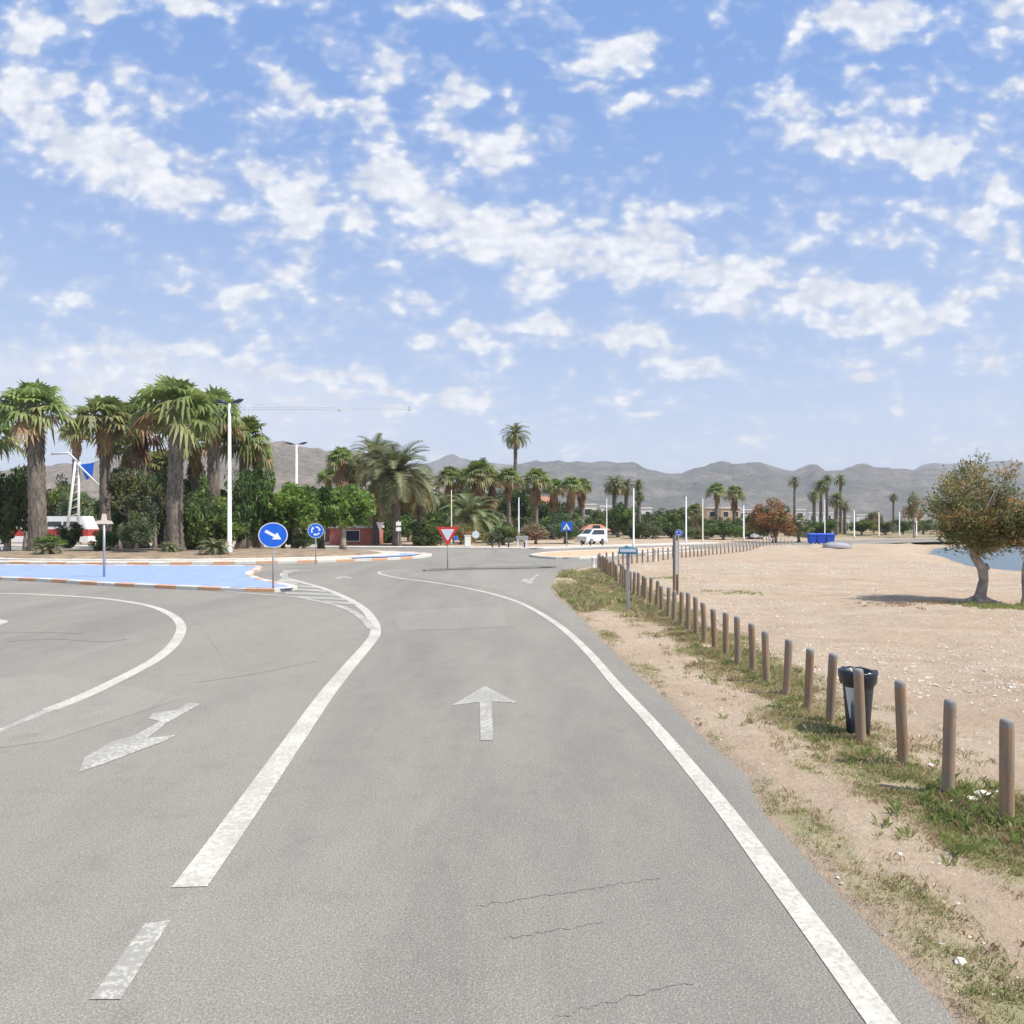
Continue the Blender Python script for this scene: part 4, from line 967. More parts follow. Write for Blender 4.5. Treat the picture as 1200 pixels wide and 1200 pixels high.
# ------------------------------------------------------------------ wooden posts
def post_mesh(seed):
    r_ = random.Random(seed); mb = MB(); seg = 14; rr = .054
    off = [1 + r_.uniform(-.03, .03) for _ in range(seg)]
    prof = [(1.02, -.1), (1.03, .02), (1, .2), (1.0, .45), (.99, .8), (.97, .85), (.86, .872), (.5, .88), (.05, .884)]
    mb.loft([[(rr * f * off[k] * math.cos(2 * PI * k / seg) + .006 * math.sin(z * 4 + seed), rr * f * off[k] * math.sin(2 * PI * k / seg), z) for k in range(seg)] for f, z in prof], 0, True)
    return mb.mesh('wooden_post', [M['wood']])
PM = [post_mesh(s) for s in range(4)]
def ordl(n):
    w = ['nearest', 'second', 'third', 'fourth', 'fifth', 'sixth', 'seventh', 'eighth', 'ninth', 'tenth', 'eleventh', 'twelfth', 'thirteenth', 'fourteenth', 'fifteenth', 'sixteenth', 'seventeenth', 'eighteenth']
    return w[n]
special = {0: 'nearest wooden post at the right edge, bright green weeds round its foot', 1: 'second nearest wooden post, orange-brown stain low on its side, white rocks behind',
           2: 'third nearest wooden post, just right of the black litter bin', 3: 'fourth nearest wooden post standing right in front of the black litter bin', 4: 'fifth nearest wooden post, just left of the black litter bin'}
PX = [(6.25, 4.03), (9.45, 3.93), (11.8, 3.94), (14.2, 3.98), (18, 4.0), (25, 4.05), (32, 4.2), (40, 4.5)]
y = 6.25; i = 0
while y < 40.3:
    lb = special.get(i) or (ordl(i) + ' wooden post in the near row, counted from the right edge' if i < 18 else 'one of the small far wooden posts packed closely towards the roundabout corner')
    x = interp(PX, y) + rnd.uniform(-.02, .02)
    o = mkobj('wooden_post', PM[i % 4], None, (x, y, gz(x, y) - .02), (R(rnd.uniform(-2.4, 2.4)), R(rnd.uniform(-2.4, 2.4)), rnd.uniform(0, 6)), (1, 1, rnd.uniform(.97, 1.02) if i < 5 else rnd.uniform(.90, 1.05)))
    tag(o, lb, 'bollard', 'wooden posts along the verge'); y += .8; i += 1
row2 = smooth_line([(4.7, 41), (6, 43.2), (7.4, 46), (11.6, 52.6), (15, 58), (18.6, 63), (23, 69), (27, 73.5)], 8)
cum = 0; prev = row2[0]; nextp = 0; k = 0
mb = MB(); mb.lathe([(.06, -.1), (.062, .5), (.06, .84), (.04, .87)], 8); PALE = mb.mesh('wooden_post', [M['wood_pale']])
for a, b in zip(row2, row2[1:]):
    L = (b - a).length
    while nextp <= cum + L:
        p = a.lerp(b, (nextp - cum) / L)
        o = mkobj('wooden_post', PM[k % 4] if k < 14 and k % 3 else PALE, None, (p.x, p.y, gz(p.x, p.y)), (0, 0, rnd.uniform(0, 6)), (1, 1, rnd.uniform(.9, 1.02)))
        tag(o, 'one of the small posts in the second row curving behind the beach road bend', 'bollard', 'posts curving away along the beach road'); nextp += .85; k += 1
    cum += L
def white_bollard(px, py, label, h=.75):
    b = gp(px, py); mb = MB(); mb.lathe([(.10, -.05), (.10, .05), (.085, .08), (.085, h - .12), (.095, h - .1), (.095, h - .04), (.07, h)], 16)
    tag(mb.build('bollard', [M['white_metal']], None, (b.x, b.y, 0)), label, 'bollard', 'white bollards')
white_bollard(695, 666, 'short white bollard at the end of the near wooden post row', .62)
white_bollard(768, 658, 'short white bollard left of the two-legged board', .8)
for px, lb in ((577, 'small black bollard furthest left on the far pavement'), (585, 'small black bollard second from left on the far pavement'), (596, 'small black bollard left of the low grey panel'), (614.5, 'small black bollard under the low grey panel'), (682, 'small black bollard right of the blue square sign'), (692, 'small black bollard left of the white van'), (706, 'small black bollard in front of the white van')):
    d = 72 if px < 640 else 78
    mb = MB(); mb.lathe([(.07, 0), (.07, .45), (.09, .47), (.09, .55), (.05, .6)], 10)
    tag(mb.build('bollard', [M['dark_metal']], None, (at(px, d), d, .1)), lb, 'bollard', 'small black bollards')

# ------------------------------------------------------------------ litter bin
def litter_bin():
    b = gp(1011, 866); e = empty('litter_bin', (b.x, b.y + .12, gz(b.x, b.y)), 'black tapered litter bin with dark bag over its rim behind the posts', 'litter bin')
    mb = MB(); mb.lathe([(.10, 0), (.125, .02), (.14, .25), (.165, .55), (.18, .70), (.182, .72), (.165, .72), (.12, .1)], 24, cap=False); mb.build('body', [M['black_plastic']], e)
    mb = MB(); mb.lathe([(.183, .60), (.20, .63), (.212, .69), (.215, .74), (.205, .765), (.17, .755), (.15, .68)], 24, cap=False)
    r_ = random.Random(2); mb.v = [(x * (1 + r_.uniform(-.04, .04)), y * (1 + r_.uniform(-.04, .04)), z + r_.uniform(-.012, .012)) for x, y, z in mb.v]
    mb.build('bag', [M['bag']], e)
    mb = MB()
    rr = lambda z: .125 + .06 * z / .7 + .006
    P = []
    for z in (.22, .34, .46, .58):
        w = {.22: (210, 216), .34: (204, 236), .46: (200, 246), .58: (196, 250)}[z]
        P.append([(rr(z) * math.cos(R(w[0] + (w[1] - w[0]) * k / 6)), rr(z) * math.sin(R(w[0] + (w[1] - w[0]) * k / 6)), z) for k in range(7)])
    mb.loft(P, 0, False, True, False); mb.build('pale_panel', [M['pale_label']], e)
    mb = MB(); mb.lathe([(.028, -.1), (.028, .5)], 8, (-.10, -.10, 0)); mb.build('support_post', [M['dark_metal']], e)
litter_bin()

# ------------------------------------------------------------------ signs
def pole(mb, h, r=.035, x=0, y=0, z0=0): mb.tube([(x, y, z0 - .1), (x, y, h)], r, 10)
def face_cam(x, y): return math.atan2(-x, y)  # heading so local -Y looks back at the camera
def disc_sign(name, px, py, yc, dia, label, art, z0=0.0, turn=0.0, group='round blue road signs', d=None, wide=1.0):
    d = d or gp(px, py, z0).y; x = at(px, d); zc = zz(yc, d) - z0
    e = empty(name, (x, d, z0), label, 'road sign', group, -math.atan2(x, d) + R(turn))
    mb = MB(); pole(mb, zc + dia * .3, .032, 0, .03); mb.build('pole', [M['steel']], e)
    def disc(r, y0, y1, nm, mat):
        mb = MB(); mb.vprism([(r * wide * math.cos(2 * PI * k / 40), zc + r * math.sin(2 * PI * k / 40)) for k in range(40)], y0, y1); return mb.build(nm, [M[mat]], e)
    plate = disc(dia / 2, -.03, -.005, 'plate', 'sign_white'); f = disc(dia / 2 * .94, -.034, -.0305, 'blue_face', 'sign_blue')
    S = dia / 2
    if art == 'arrow':
        a = R(-32); pts = [(-.62, -.11), (.12, -.11), (.12, -.33), (.66, 0), (.12, .33), (.12, .11), (-.62, .11)]
        mb = MB(); mb.vprism([(S * wide * (u * math.cos(a) - v * math.sin(a)), zc + S * (u * math.sin(a) + v * math.cos(a))) for u, v in pts], -.038, -.0345); mb.build('arrow', [M['sign_white']], e)
    elif art == 'ring':
        for k in range(3):
            mb = MB(); A = [R(90 + 120 * k - j * 10) for j in range(8)]; o_ = [(.62 * math.cos(t), .62 * math.sin(t)) for t in A]; i_ = [(.44 * math.cos(t), .44 * math.sin(t)) for t in A]
            en = A[-1]; tipp = (.53 * math.cos(en - .42), .53 * math.sin(en - .42))
            pts = o_ + [(.76 * math.cos(en), .76 * math.sin(en)), tipp, (.30 * math.cos(en), .30 * math.sin(en))] + i_[::-1]
            mb.vprism([(S * u, zc + S * v) for u, v in pts], -.038, -.0345); mb.build('arrow', [M['sign_white']], e)
    return e
disc_sign('road_sign', 320, 690, 627, .90, 'round blue sign with white arrow pointing down right on the blue island', 'arrow', .12, 0, wide=1.12)
disc_sign('road_sign', 370, 659.5, 622, .86, 'small round blue roundabout sign with circling white arrows on the central island', 'ring', .15, 0, wide=1.05)
disc_sign('road_sign', 795.5, 650, 624.5, .55, 'small round blue sign showing above the two-legged grey board', 'ring', 0, 0, d=58)
disc_sign('road_sign', 534, 642, 630.5, .42, 'tiny blue round sign between the yield sign and the white box', 'none', .1, 0, d=74)
disc_sign('road_sign', 1000, 640, 620, .01, 'x', 'none') if False else None
def tri_sign(px, d, yt, yb, w, label, z0, mats=('sign_red', 'sign_pale'), grp=None):
    x = at(px, d); zt = zz(yt, d) - z0; zb = zz(yb, d) - z0
    e = empty('yield_sign', (x, d, z0), label, 'road sign', grp, -math.atan2(x, d))
    mb = MB(); pole(mb, zt - .1, .03, 0, .04); mb.build('pole', [M['steel']], e)
    def tri(k): c = zt - (zt - zb) / 3; return [(-w / 2 * k, c + (zt - c) * k), (w / 2 * k, c + (zt - c) * k), (.04 * k, c + (zb - c) * k), (-.04 * k, c + (zb - c) * k)]
    mb = MB(); mb.vprism(tri(1), -.02, 0); mb.build('plate', [M[mats[0]]], e)
    mb = MB(); mb.vprism(tri(.62), -.024, -.0205); mb.build('face', [M[mats[1]]], e)
tri_sign(524.5, gp(522, 668).y, 617.5, 638.5, 1.14, 'red-bordered yield triangle on a thin pole at the small dark island', .05)
tri_sign(445.5, 77, 612, 622, .8, 'grey back of a small yield triangle left of the double-plate sign', .1, ('sign_grey', 'sign_grey'))
# the pale T-shaped back of a sign on the blue island
d = gp(122, 676, .12).y; x = at(122, d); e = empty('direction_sign', (x, d, .12), 'pale peaked sign seen from behind on a post in the blue island', 'road sign', None, -math.atan2(x, d))
mb = MB(); pole(mb, zz(605, d) - .12, .05); mb.build('pole', [M['steel']], e)
zt = zz(602, d) - .12; zb = zz(614, d) - .12
mb = MB(); mb.vprism([(-.37, zb), (-.30, zb + .13), (-.12, zb + .16), (-.08, zt), (.08, zt), (.12, zb + .16), (.30, zb + .13), (.37, zb)], -.08, -.055); mb.build('plate', [M['wall_cream']], e)
# double white plates
d = 77; x = at(467, d); e = empty('information_sign', (x, d, .1), 'narrow post with two small white plates under the big date palm', 'road sign', None, -math.atan2(x, d))
mb = MB(); pole(mb, 2.6, .03); mb.build('pole', [M['steel']], e)
for z in (2.25, 1.7):
    mb = MB(); mb.box((0, -.05, z), (.5, .03, .38), 0, 0, .01); mb.build('plate', [M['sign_white']], e)
# square blue crossing sign
d = 74; x = at(664, d); e = empty('crossing_sign', (x, d, .1), 'square blue pedestrian crossing sign with white triangle on a post', 'road sign', None, -math.atan2(x, d))
zc = zz(617, d) - .1
mb = MB(); pole(mb, zc, .04); mb.build('pole', [M['steel']], e)
mb = MB(); mb.box((0, -.06, zc), (1.05, .03, .88), 0, 0, .01); mb.build('plate', [M['sign_blue']], e)
mb = MB(); mb.vprism([(-.36, zc - .3), (.36, zc - .3), (0, zc + .32)], -.082, -.0755); mb.build('white_triangle', [M['sign_white']], e)
mb = MB(); mb.tube([(-.1, -.086, zc - .28), (0, -.086, zc - .08), (.02, -.086, zc + .06)], .03, 6); mb.tube([(.12, -.086, zc - .28), (0, -.086, zc - .08)], .03, 6); mb.build('walking_figure', [M['dark_metal']], e)
# utility box, round grey sign back, low panel on legs
d = 74; x = at(548, d); e = empty('utility_box', (x, d, .1), 'white utility box standing on the far pavement right of the yield sign', 'utility box')
mb = MB(); mb.box((0, 0, .55), (.6, .45, 1.1), 0, 0, .03); mb.build('cabinet', [M['wall_cream']], e)
mb = MB(); mb.box((0, -.235, .55), (.5, .02, .95), 0, 0, .008); mb.build('door', [M['sign_white']], e)
mb = MB(); mb.box((0, 0, 1.13), (.66, .5, .06), 0, 0, .01); mb.build('lid', [M['sign_white']], e)
d = 75; x = at(557.5, d); e = empty('road_sign', (x, d, .1), 'round grey back of a sign right beside the white utility box', 'road sign', None, -math.atan2(x, d))
mb = MB(); pole(mb, 1.6, .03); mb.build('pole', [M['steel']], e)
mb = MB(); zc = zz(626.5, d) - .1; mb.vprism([(.36 * math.cos(2 * PI * k / 28), zc + .36 * math.sin(2 * PI * k / 28)) for k in range(28)], -.06, -.035); mb.build('plate', [M['sign_pale']], e)
d = 73; x = at(612, d); e = empty('notice_board', (x, d, .1), 'low grey-topped panel on two legs on the far pavement', 'notice board', None, -math.atan2(x, d))
mb = MB(); mb.box((0, 0, zz(630.5, d) - .1), (1.15, .12, .38), 0, 0, .02); mb.build('panel', [M['sign_grey']], e)
for s in (-1, 1):
    mb = MB(); mb.box((.42 * s, 0, .45), (.14, .1, .9)); mb.build('leg', [M['sign_pale']], e)
# teal board on a grey pole
b = gp(736, 718); d = b.y; e = empty('notice_sign', (b.x, d, 0), 'teal curled sign plate on a grey pole beside the wooden posts', 'sign', None, -math.atan2(b.x, d))
mb = MB(); mb.box((0, .05, .88), (.09, .07, 1.80), 0, 0, .01); mb.build('pole', [M['sign_grey']], e)
zc = zz(645, d)
mb = MB(); mb.vprism([(-.265, zc - .10), (.24, zc - .10), (.265, zc - .03), (.25, zc + .07), (.02, zc + .09), (-.04, zc + .14), (-.10, zc + .09), (-.25, zc + .07)], -.06, .02); mb.build('plate', [M['sign_teal']], e)
mb = MB(); mb.box((.0, -.064, zc + .0), (.44, .008, .09)); mb.build('stripe', [M['sign_pale']], e)
# two-legged board
d = 26; x = at(792, d); e = empty('notice_board', (x, d, 0), 'tall grey notice board on two wooden legs just behind the post row', 'notice board', None, R(62))
for s in (-1, 1):
    mb = MB(); mb.box((.18 * s, 0, 1.0), (.09, .09, 2.1), 0, 0, .01); mb.build('leg', [M['wood']], e)
mb = MB(); mb.box((0, -.02, 1.30), (.30, .03, 1.15), 0, 0, .008); mb.build('board', [M['sign_grey']], e)

# ------------------------------------------------------------------ lamp posts
def lamp(px, d, ytop, label, heads=2, r=.10, z0=0.0, mat='white_metal', spread=.75, group='lamp posts'):
    x = at(px, d); h = zz(ytop, d) - z0; r *= .78
    e = empty('lamp_post', (x, d, z0), label, 'lamp post', group, -.1)
    mb = MB(); mb.tube([(0, 0, -.1), (0, 0, .5), (0, 0, .52), (0, 0, h)], [r * 1.35, r * 1.35, r, r * .65], 14); mb.build('pole', [M[mat]], e)
    mb = MB(); mb.box((0, 0, .02), (r * 4, r * 4, .04), 0, 0, .01); mb.build('base_plate', [M['steel']], e)
    if heads:
        mb = MB(); mb.tube([(-spread * .6 if heads == 2 else 0, 0, h + .05), (spread * .6, 0, h + .05)], .035, 8); mb.build('arm', [M['dark_metal']], e)
        for s in ((-1, 1) if heads == 2 else (1,)):
            mb = MB(); cx = s * spread * .72
            mb.loft([[(cx + s * a * spread * .42, w * math.cos(2 * PI * k / 12) , h + .07 + t * math.sin(2 * PI * k / 12) + (.10 * (a + 1))) for k in range(12)] for a, w, t in ((-1, .08, .06), (-.5, .2, .13), (.5, .22, .13), (1, .1, .06))], 0, True)
            hd = mb.build('lamp_head', [M['dark_metal']], e)
            mb = MB(); mb.box((cx, 0, h - .01), (spread * .5, .2, .05)); mb.build('lens', [M['lamp_glass']], hd)
    return e
lamp(269, 53, 473, 'tall white lamp post with dark double head in front of the fan palms', 2, .19, .18, spread=.85)
lamp(347.5, 100, 521, 'white lamp post with dark double head rising behind the bright green trees', 2, .26, 0, spread=1.25)
lamp(529, 84, 574, 'plain tan pole directly behind the yield sign', 0, .09, 0, 'wall_cream')
lamp(608, 95, 583, 'short plain pale pole below the tall lone date palm', 0, .11, 0, 'sign_pale')
lamp(711, 82, 584, 'thin pale lamp post left of the tall white pole, with side arm', 0, .07, 0)
lamp(742.5, 70, 572, 'tall plain white pole at the beach road bend', 0, .11, 0)
lamp(804, 88, 582, 'plain pale lamp post, left of the two near the board', 0, .12, 0, 'sign_pale')
lamp(823.5, 90, 584, 'plain tan lamp post, right of the two near the board', 0, .11, 0, 'wall_cream')
lamp(871.5, 100, 592, 'pale lamp post just left of the rusty orange tree', 0, .14, 0)
lamp(901, 104, 618, 'short pale post by the parked van and rusty tree', 0, .09, 0)
lamp(966.5, 112, 586, 'thin white lamp post in front of the palm cluster', 0, .10, 0)
lamp(1001, 115, 598, 'pale lamp post right of the blue containers', 0, .13, 0)
lamp(1030, 120, 600, 'pale tan lamp post below the lone small palm', 0, .14, 0, 'wall_cream')
lamp(1054, 124, 600, 'left one of two pale posts near the beach tamarisk', 0, .12, 0)
lamp(1074, 124, 610, 'short white post nearest the beach tamarisk crown', 0, .13, 0)

# ------------------------------------------------------------------ vehicles
def car(px, d, rz, label, col, L=4.2, W=1.75, H=1.5, van=False, z0=0.0):
    e = empty('parked_van' if van else 'parked_car', (at(px, d), d, z0), label, 'van' if van else 'car', None, rz)
    if van: prof = [(-L / 2, .35), (-L / 2, .9), (-L / 2 + .55, 1.15), (-L / 2 + 1.25, H), (L / 2 - .05, H), (L / 2, 1.2), (L / 2, .35)]
    else: prof = [(-L / 2, .35), (-L / 2 + .02, .75), (-L / 2 + 1.0, .92), (-L / 2 + 1.7, H), (L / 2 - .9, H), (L / 2 - .1, .98), (L / 2, .6), (L / 2, .35)]
    n = len(prof)
    mb = MB(); ins = [max(0, (z - .95)) * .22 for _, z in prof]
    rings = [[(x, -W / 2 + i * 1.0, z) for (x, z), i in zip(prof, ins)], [(x, W / 2 - i, z) for (x, z), i in zip(prof, ins)]]
    mb.loft(rings, 0, True, False); mb.build('body', [M[col]], e)
    if van: wp = [(-L / 2 + .75, 1.12), (-L / 2 + 1.3, H - .12), (L / 2 - .4, H - .12), (L / 2 - .4, 1.12)]
    else: wp = [(-L / 2 + 1.2, .98), (-L / 2 + 1.78, H - .08), (L / 2 - .95, H - .08), (L / 2 - .35, .98)]
    for s in (-1, 1):
        mb = MB(); q = [(x, s * (W / 2 - max(0, z - .95) * .22 + .012), z) for x, z in wp]; mb.face(q if s < 0 else q[::-1])
        mb.build('window', [M['glass']], e)
    a, b = (2, 3)
    (x0, z0_), (x1, z1_) = prof[a], prof[b]
    mb = MB(); nx, nzv = -(z1_ - z0_), (x1 - x0); ln = math.hypot(nx, nzv); ox, oz = nx / ln * .014, nzv / ln * .014
    f = lambda t: (x0 + (x1 - x0) * t + ox, z0_ + (z1_ - z0_) * t + oz)
    (xa, za), (xb, zb_) = f(.08), f(.9)
    mb.face([(xa, W / 2 - .16, za), (xa, -W / 2 + .16, za), (xb, -W / 2 + .25, zb_), (xb, W / 2 - .25, zb_)]); mb.build('windscreen', [M['glass']], e)
    for sx in (-1, 1):
        for s in (-1, 1):
            mb = MB(); c = (sx * (L / 2 - .8), s * (W / 2 - .1), .32)
            mb.loft([[(c[0] + r * math.cos(2 * PI * k / 18), c[1] + o, c[2] + r * math.sin(2 * PI * k / 18)) for k in range(18)] for r, o in ((.29, -.12), (.32, -.09), (.32, .09), (.29, .12))], 0, True)
            w = mb.build('wheel', [M['rubber']], e)
            mb = MB(); mb.loft([[(c[0] + r * math.cos(2 * PI * k / 18), c[1] + s * o, c[2] + r * math.sin(2 * PI * k / 18)) for k in range(18)] for r, o in ((.2, .118), (.18, .13))], 0, True); mb.build('rim', [M['steel']], w)
    for s in (-1, 1):
        mb = MB(); mb.box((-L / 2 - .01, s * (W / 2 - .3), .68), (.06, .34, .16), 0, 0, .02); mb.build('headlight', [M['lamp_glass']], e)
    return e
car(694, 88, R(38), 'white van parked beyond the far pavement under trees', 'car_white', 3.3, 1.6, 1.75, True)
car(886, 112, R(75), 'white car coming along the beach road past the second post row', 'car_white')
def coach():
    d = 84; x = at(48, d); e = empty('coach', (x, d, 0), 'long white vehicle with a red band, half hidden behind the left palm trunks', 'coach', None, R(3))
    L = 11.2; W = 2.5; H = 3.15
    for z0, z1, nm, mt in ((.35, 1.0, 'lower_body', 'car_white'), (1.0, 1.75, 'red_band', 'car_red'), (1.75, H, 'upper_body', 'car_white')):
        mb = MB(); sl = (lambda z: max(0, z - 1.7) * .45)
        mb.loft([[(-L / 2, -W / 2, z), (L / 2 - sl(z), -W / 2, z), (L / 2 - sl(z), W / 2, z), (-L / 2, W / 2, z)] for z in ((z0, z1) if z1 < H else (z0, H - .1, H))], 0, True, False)
        mb.build(nm, [M[mt]], e)
    for k in range(6):
        mb = MB(); mb.box((-L / 2 + 1.1 + k * 1.65, -W / 2 - .006, 2.3), (1.45, .02, .55), 0, 0, .004); mb.build('window', [M['glass']], e)
    for k in (-3.6, 3.4):
        mb = MB(); mb.loft([[(k + .48 * math.cos(2 * PI * j / 20), -W / 2 + o, .48 + .48 * math.sin(2 * PI * j / 20)) for j in range(20)] for o in (-.03, .3)], 0, True); w = mb.build('wheel', [M['rubber']], e)
        mb = MB(); mb.loft([[(k + .27 * math.cos(2 * PI * j / 20), -W / 2 + o, .48 + .27 * math.sin(2 * PI * j / 20)) for j in range(20)] for o in (-.05, -.035)], 0, True); mb.build('rim', [M['steel']], w)
coach()
# white and blue mast behind the palms
d = 80; x = at(94, d); e = empty('mast', (x, d, 0), 'white lattice mast with blue panel and slanted boom behind the left palms', 'mast')
zt = zz(541, d)
for s in (-1, 1):
    mb = MB(); mb.tube([(-.9 + .85 * s * .5, .4 * s, 0), (-.3 + .14 * s, .1 * s, zt)], [.16, .12], 8); mb.build('leg', [M['white_metal']], e)
mb = MB()
for k in range(7):
    t = .35 + k * .09; z = zt * t; w = .43 * (1 - t) + .12; cx = -.9 + .6 * t; mb.tube([(cx - w, -.1, z), (cx + w, .1, z + .3)], .04, 5)
mb.build('bracing', [M['white_metal']], e)
mb = MB(); mb.tube([(-.3, 0, zt - .2), (2.2, -.1, zz(571, d))], .09, 6); mb.build('boom', [M['white_metal']], e)
mb = MB(); mb.tube([(-.3, 0, zt), (-1.2, 0, zt + .9), (-3.0, 0, zt + .8)], .12, 6); mb.build('arm', [M['white_metal']], e)
mb = MB(); mb.vprism([(-.1, zt - .3), (1.35, zt - .1), (1.2, zt - 1.5), (.6, zt - 1.9)], .1, .18); mb.build('blue_panel', [M['sign_blue']], e)

# tower crane far away
def crane():
    d = 420; x = at(292, d); e = empty('tower_crane', (x, d, 0), 'distant tower crane whose long thin jib shows over the trees', 'crane', None, 0)
    H = zz(480, d); mb = MB()
    for sx in (-1, 1):
        for sy in (-1, 1): mb.tube([(sx * .8, sy * .8, -1), (sx * .8, sy * .8, H + 3)], .10, 4)
    for k in range(36):
        z = k * H / 36; s = 1 if k % 2 else -1
        for sy in (-1, 1): mb.tube([(-.8 * s, .8 * sy, z), (.8 * s, .8 * sy, z + H / 36)], .06, 3)
    mb.build('tower', [M['crane']], e)
    L = at(484, d) - x; mb = MB()
    for sy in (-.5, .5): mb.tube([(-14, sy, H), (L, sy, H)], .05, 4)
    mb.tube([(-4, 0, H + 1.3), (L - 3, 0, H + 1.3)], .07, 4)
    for k in range(48):
        xx = -2 + k * (L - 2) / 48; mb.tube([(xx, -.5, H), (xx + L / 96, 0, H + 1.3), (xx + L / 48, .5, H)], .045, 3)
    mb.build('jib', [M['crane']], e)
    mb = MB(); mb.tube([(0, 0, H + 3), (L * .55, 0, H + 1.3)], .05, 3); mb.tube([(0, 0, H + 3), (-12, 0, H)], .05, 3); mb.build('tie_bar', [M['crane']], e)
    mb = MB(); mb.box((-12, 0, H - 1), (3, 1.6, 2)); mb.build('counterweight', [M['steel']], e)
    mb = MB(); mb.box((L * .55, 0, H - .5), (1.4, 1, .8)); mb.box((L - 2, 0, H + .6), (1, .8, 2.2)); mb.build('trolley', [M['crane']], e)
M['crane'] = simple('crane_hazed_paint', (.55, .56, .6), .6)  # grey lightened so the colour itself carries some distance haze
crane()

# ------------------------------------------------------------------ blue containers and small things on the beach
for px, w, lb in ((951.5, .85, 'left blue waste container beyond the beach'), (961.5, 1.0, 'middle and deepest blue waste container beyond the beach'), (972, .95, 'right paler blue waste container beyond the beach')):
    d = 88; e = empty('waste_container', (at(px, d), d, 0), lb, 'waste container', 'blue containers')
    mb = MB(); hw = w / 2
    mb.loft([[(sx * hw * f, sy * .4 * f, z) for sx, sy in ((-1, -1), (1, -1), (1, 1), (-1, 1))] for f, z in ((.82, .12), (.9, .5), (1, .95), (1.04, 1.0), (1.04, 1.05))], 0, True, False); mb.build('bin_body', [M['blue_plastic']], e)
    mb = MB(); mb.loft([[(sx * hw * f, sy * .42 * f, z) for sx, sy in ((-1, -1), (1, -1), (1, 1), (-1, 1))] for f, z in ((1.06, 1.056), (1.0, 1.14), (.7, 1.24))], 0, True, False); mb.build('lid', [M['blue_plastic']], e)
    for sx in (-1, 1):
        mb = MB(); mb.lathe([(.1, 0), (.1, .1)], 10, (sx * hw * .6, -.3, .02)); mb.build('wheel', [M['rubber']], e)
b = gp(982, 646); e = empty('rowing_boat', (b.x, b.y, gz(b.x, b.y) + .02), 'small upturned grey boat lying on the sand right of the blue containers', 'boat', None, R(-15))
mb = MB(); mb.loft([[(xx, w * math.cos(PI * k / 10), h * math.sin(PI * k / 10)) for k in range(11)] for xx, w, h in ((-1.5, .35, .35), (-.9, .62, .5), (0, .7, .55), (.8, .5, .45), (1.5, .05, .2))], 0, True, True, False); hu = mb.build('hull', [M['sign_grey']], e); e.scale = (.8, .8, .9)
mb = MB(); mb.tube([(-1.5, 0, .33), (-.9, 0, .53), (0, 0, .58), (.8, 0, .48), (1.5, 0, .23)], .03, 6); mb.build('keel', [M['sign_grey']], e)

# ------------------------------------------------------------------ buildings
def building(px0, px1, d, ytop, label, wall, depth=7, roof=None, floors=1, nwin=3, door=True):
    x0, x1 = at(px0, d), at(px1, d); w = x1 - x0; h = zz(ytop, d)
    e = empty('house', ((x0 + x1) / 2, d, 0), label, 'house', 'far houses'); nwin = max(1, nwin - 1)
    mb = MB(); mb.box((0, depth / 2, h / 2 - .2), (w, depth, h + .4)); mb.build('wall', [M[wall]], e)
    if roof == 'tile':
        mb = MB(); o = .4; rh = min(1.6, w * .12 + .5)
        mb.loft([[(sx * (w / 2 + o) * f, depth / 2 + sy * (depth / 2 + o) * f, z) for sx, sy in ((-1, -1), (1, -1), (1, 1), (-1, 1))] for f, z in ((1, h), (1, h + .12), (.35, h + rh))], 0, True, False); mb.build('roof', [M['roof_tile']], e)
    else:
        mb = MB(); mb.box((0, depth / 2, h + .14), (w + .24, depth + .24, .28), 0, 0, .03); mb.build('roof', [M['wall_white']], e)
    fh = h / floors
    for f in range(floors):
        for k in range(nwin):
            if door and f == 0 and k == nwin // 2:
                mb = MB(); mb.box((-w / 2 + w * (k + .5) / nwin, -.012, 1.05), (1.0, .05, 2.1)); mb.build('door', [M['glass']], e); continue
            cx = -w / 2 + w * (k + .5) / nwin; cz = f * fh + fh * .55; ww = min(1.5, w / nwin * .5)
            mb = MB(); mb.box((cx, -.02, cz), (ww + .16, .06, 1.26)); fr = mb.build('window', [M['sign_white']], e)
            mb = MB(); mb.box((cx, -.048, cz), (ww, .02, 1.1)); mb.build('pane', [M['glass']], fr)
building(386, 440, 84, 619, 'low red-walled building behind the small roundabout sign', 'wall_red', 5, None, 1, 2, False)
building(622, 652, 150, 588, 'cream house with terracotta roof between the middle fan palms', 'wall_cream', 8, 'tile', 2, 3)
building(680, 699, 160, 592, 'white two-storey house right of the clustered fan palms', 'wall_white', 8, None, 2, 2)
building(703, 718, 170, 594, 'narrow white house left of the brownish date palms', 'wall_white', 8, None, 2, 2)
building(686, 712, 100, 622, 'low red-roofed kiosk behind the white van', 'wall_cream', 4, 'tile', 1, 2)
building(744, 764, 165, 596, 'white house just right of the tall white pole', 'wall_white', 8, None, 2, 3)
building(828, 843, 170, 596, 'peach house left of the close fan palm pair', 'wall_peach', 7, None, 2, 2)
building(845, 868, 165, 596, 'white-topped peach house right behind the fan palm pair', 'wall_peach', 8, None, 2, 3)
building(866, 893, 180, 598, 'long white house between fan palms and rusty tree', 'wall_white', 8, None, 2, 4)
building(931, 944, 165, 598, 'white house right of the rusty orange tree', 'wall_white', 8, None, 2, 2)
building(948, 976, 175, 602, 'wide white flat house behind the palm cluster', 'wall_white', 8, None, 2, 4)
building(978, 996, 190, 606, 'low cream house at the right of the palm cluster', 'wall_cream', 8, None, 1, 3)
building(1004, 1018, 210, 604, 'small far white house beneath the hills right of the palm cluster', 'wall_white', 8, None, 1, 2)
building(1062, 1084, 220, 605, 'far pale house beside the beach tamarisk', 'wall_cream', 8, None, 1, 3)

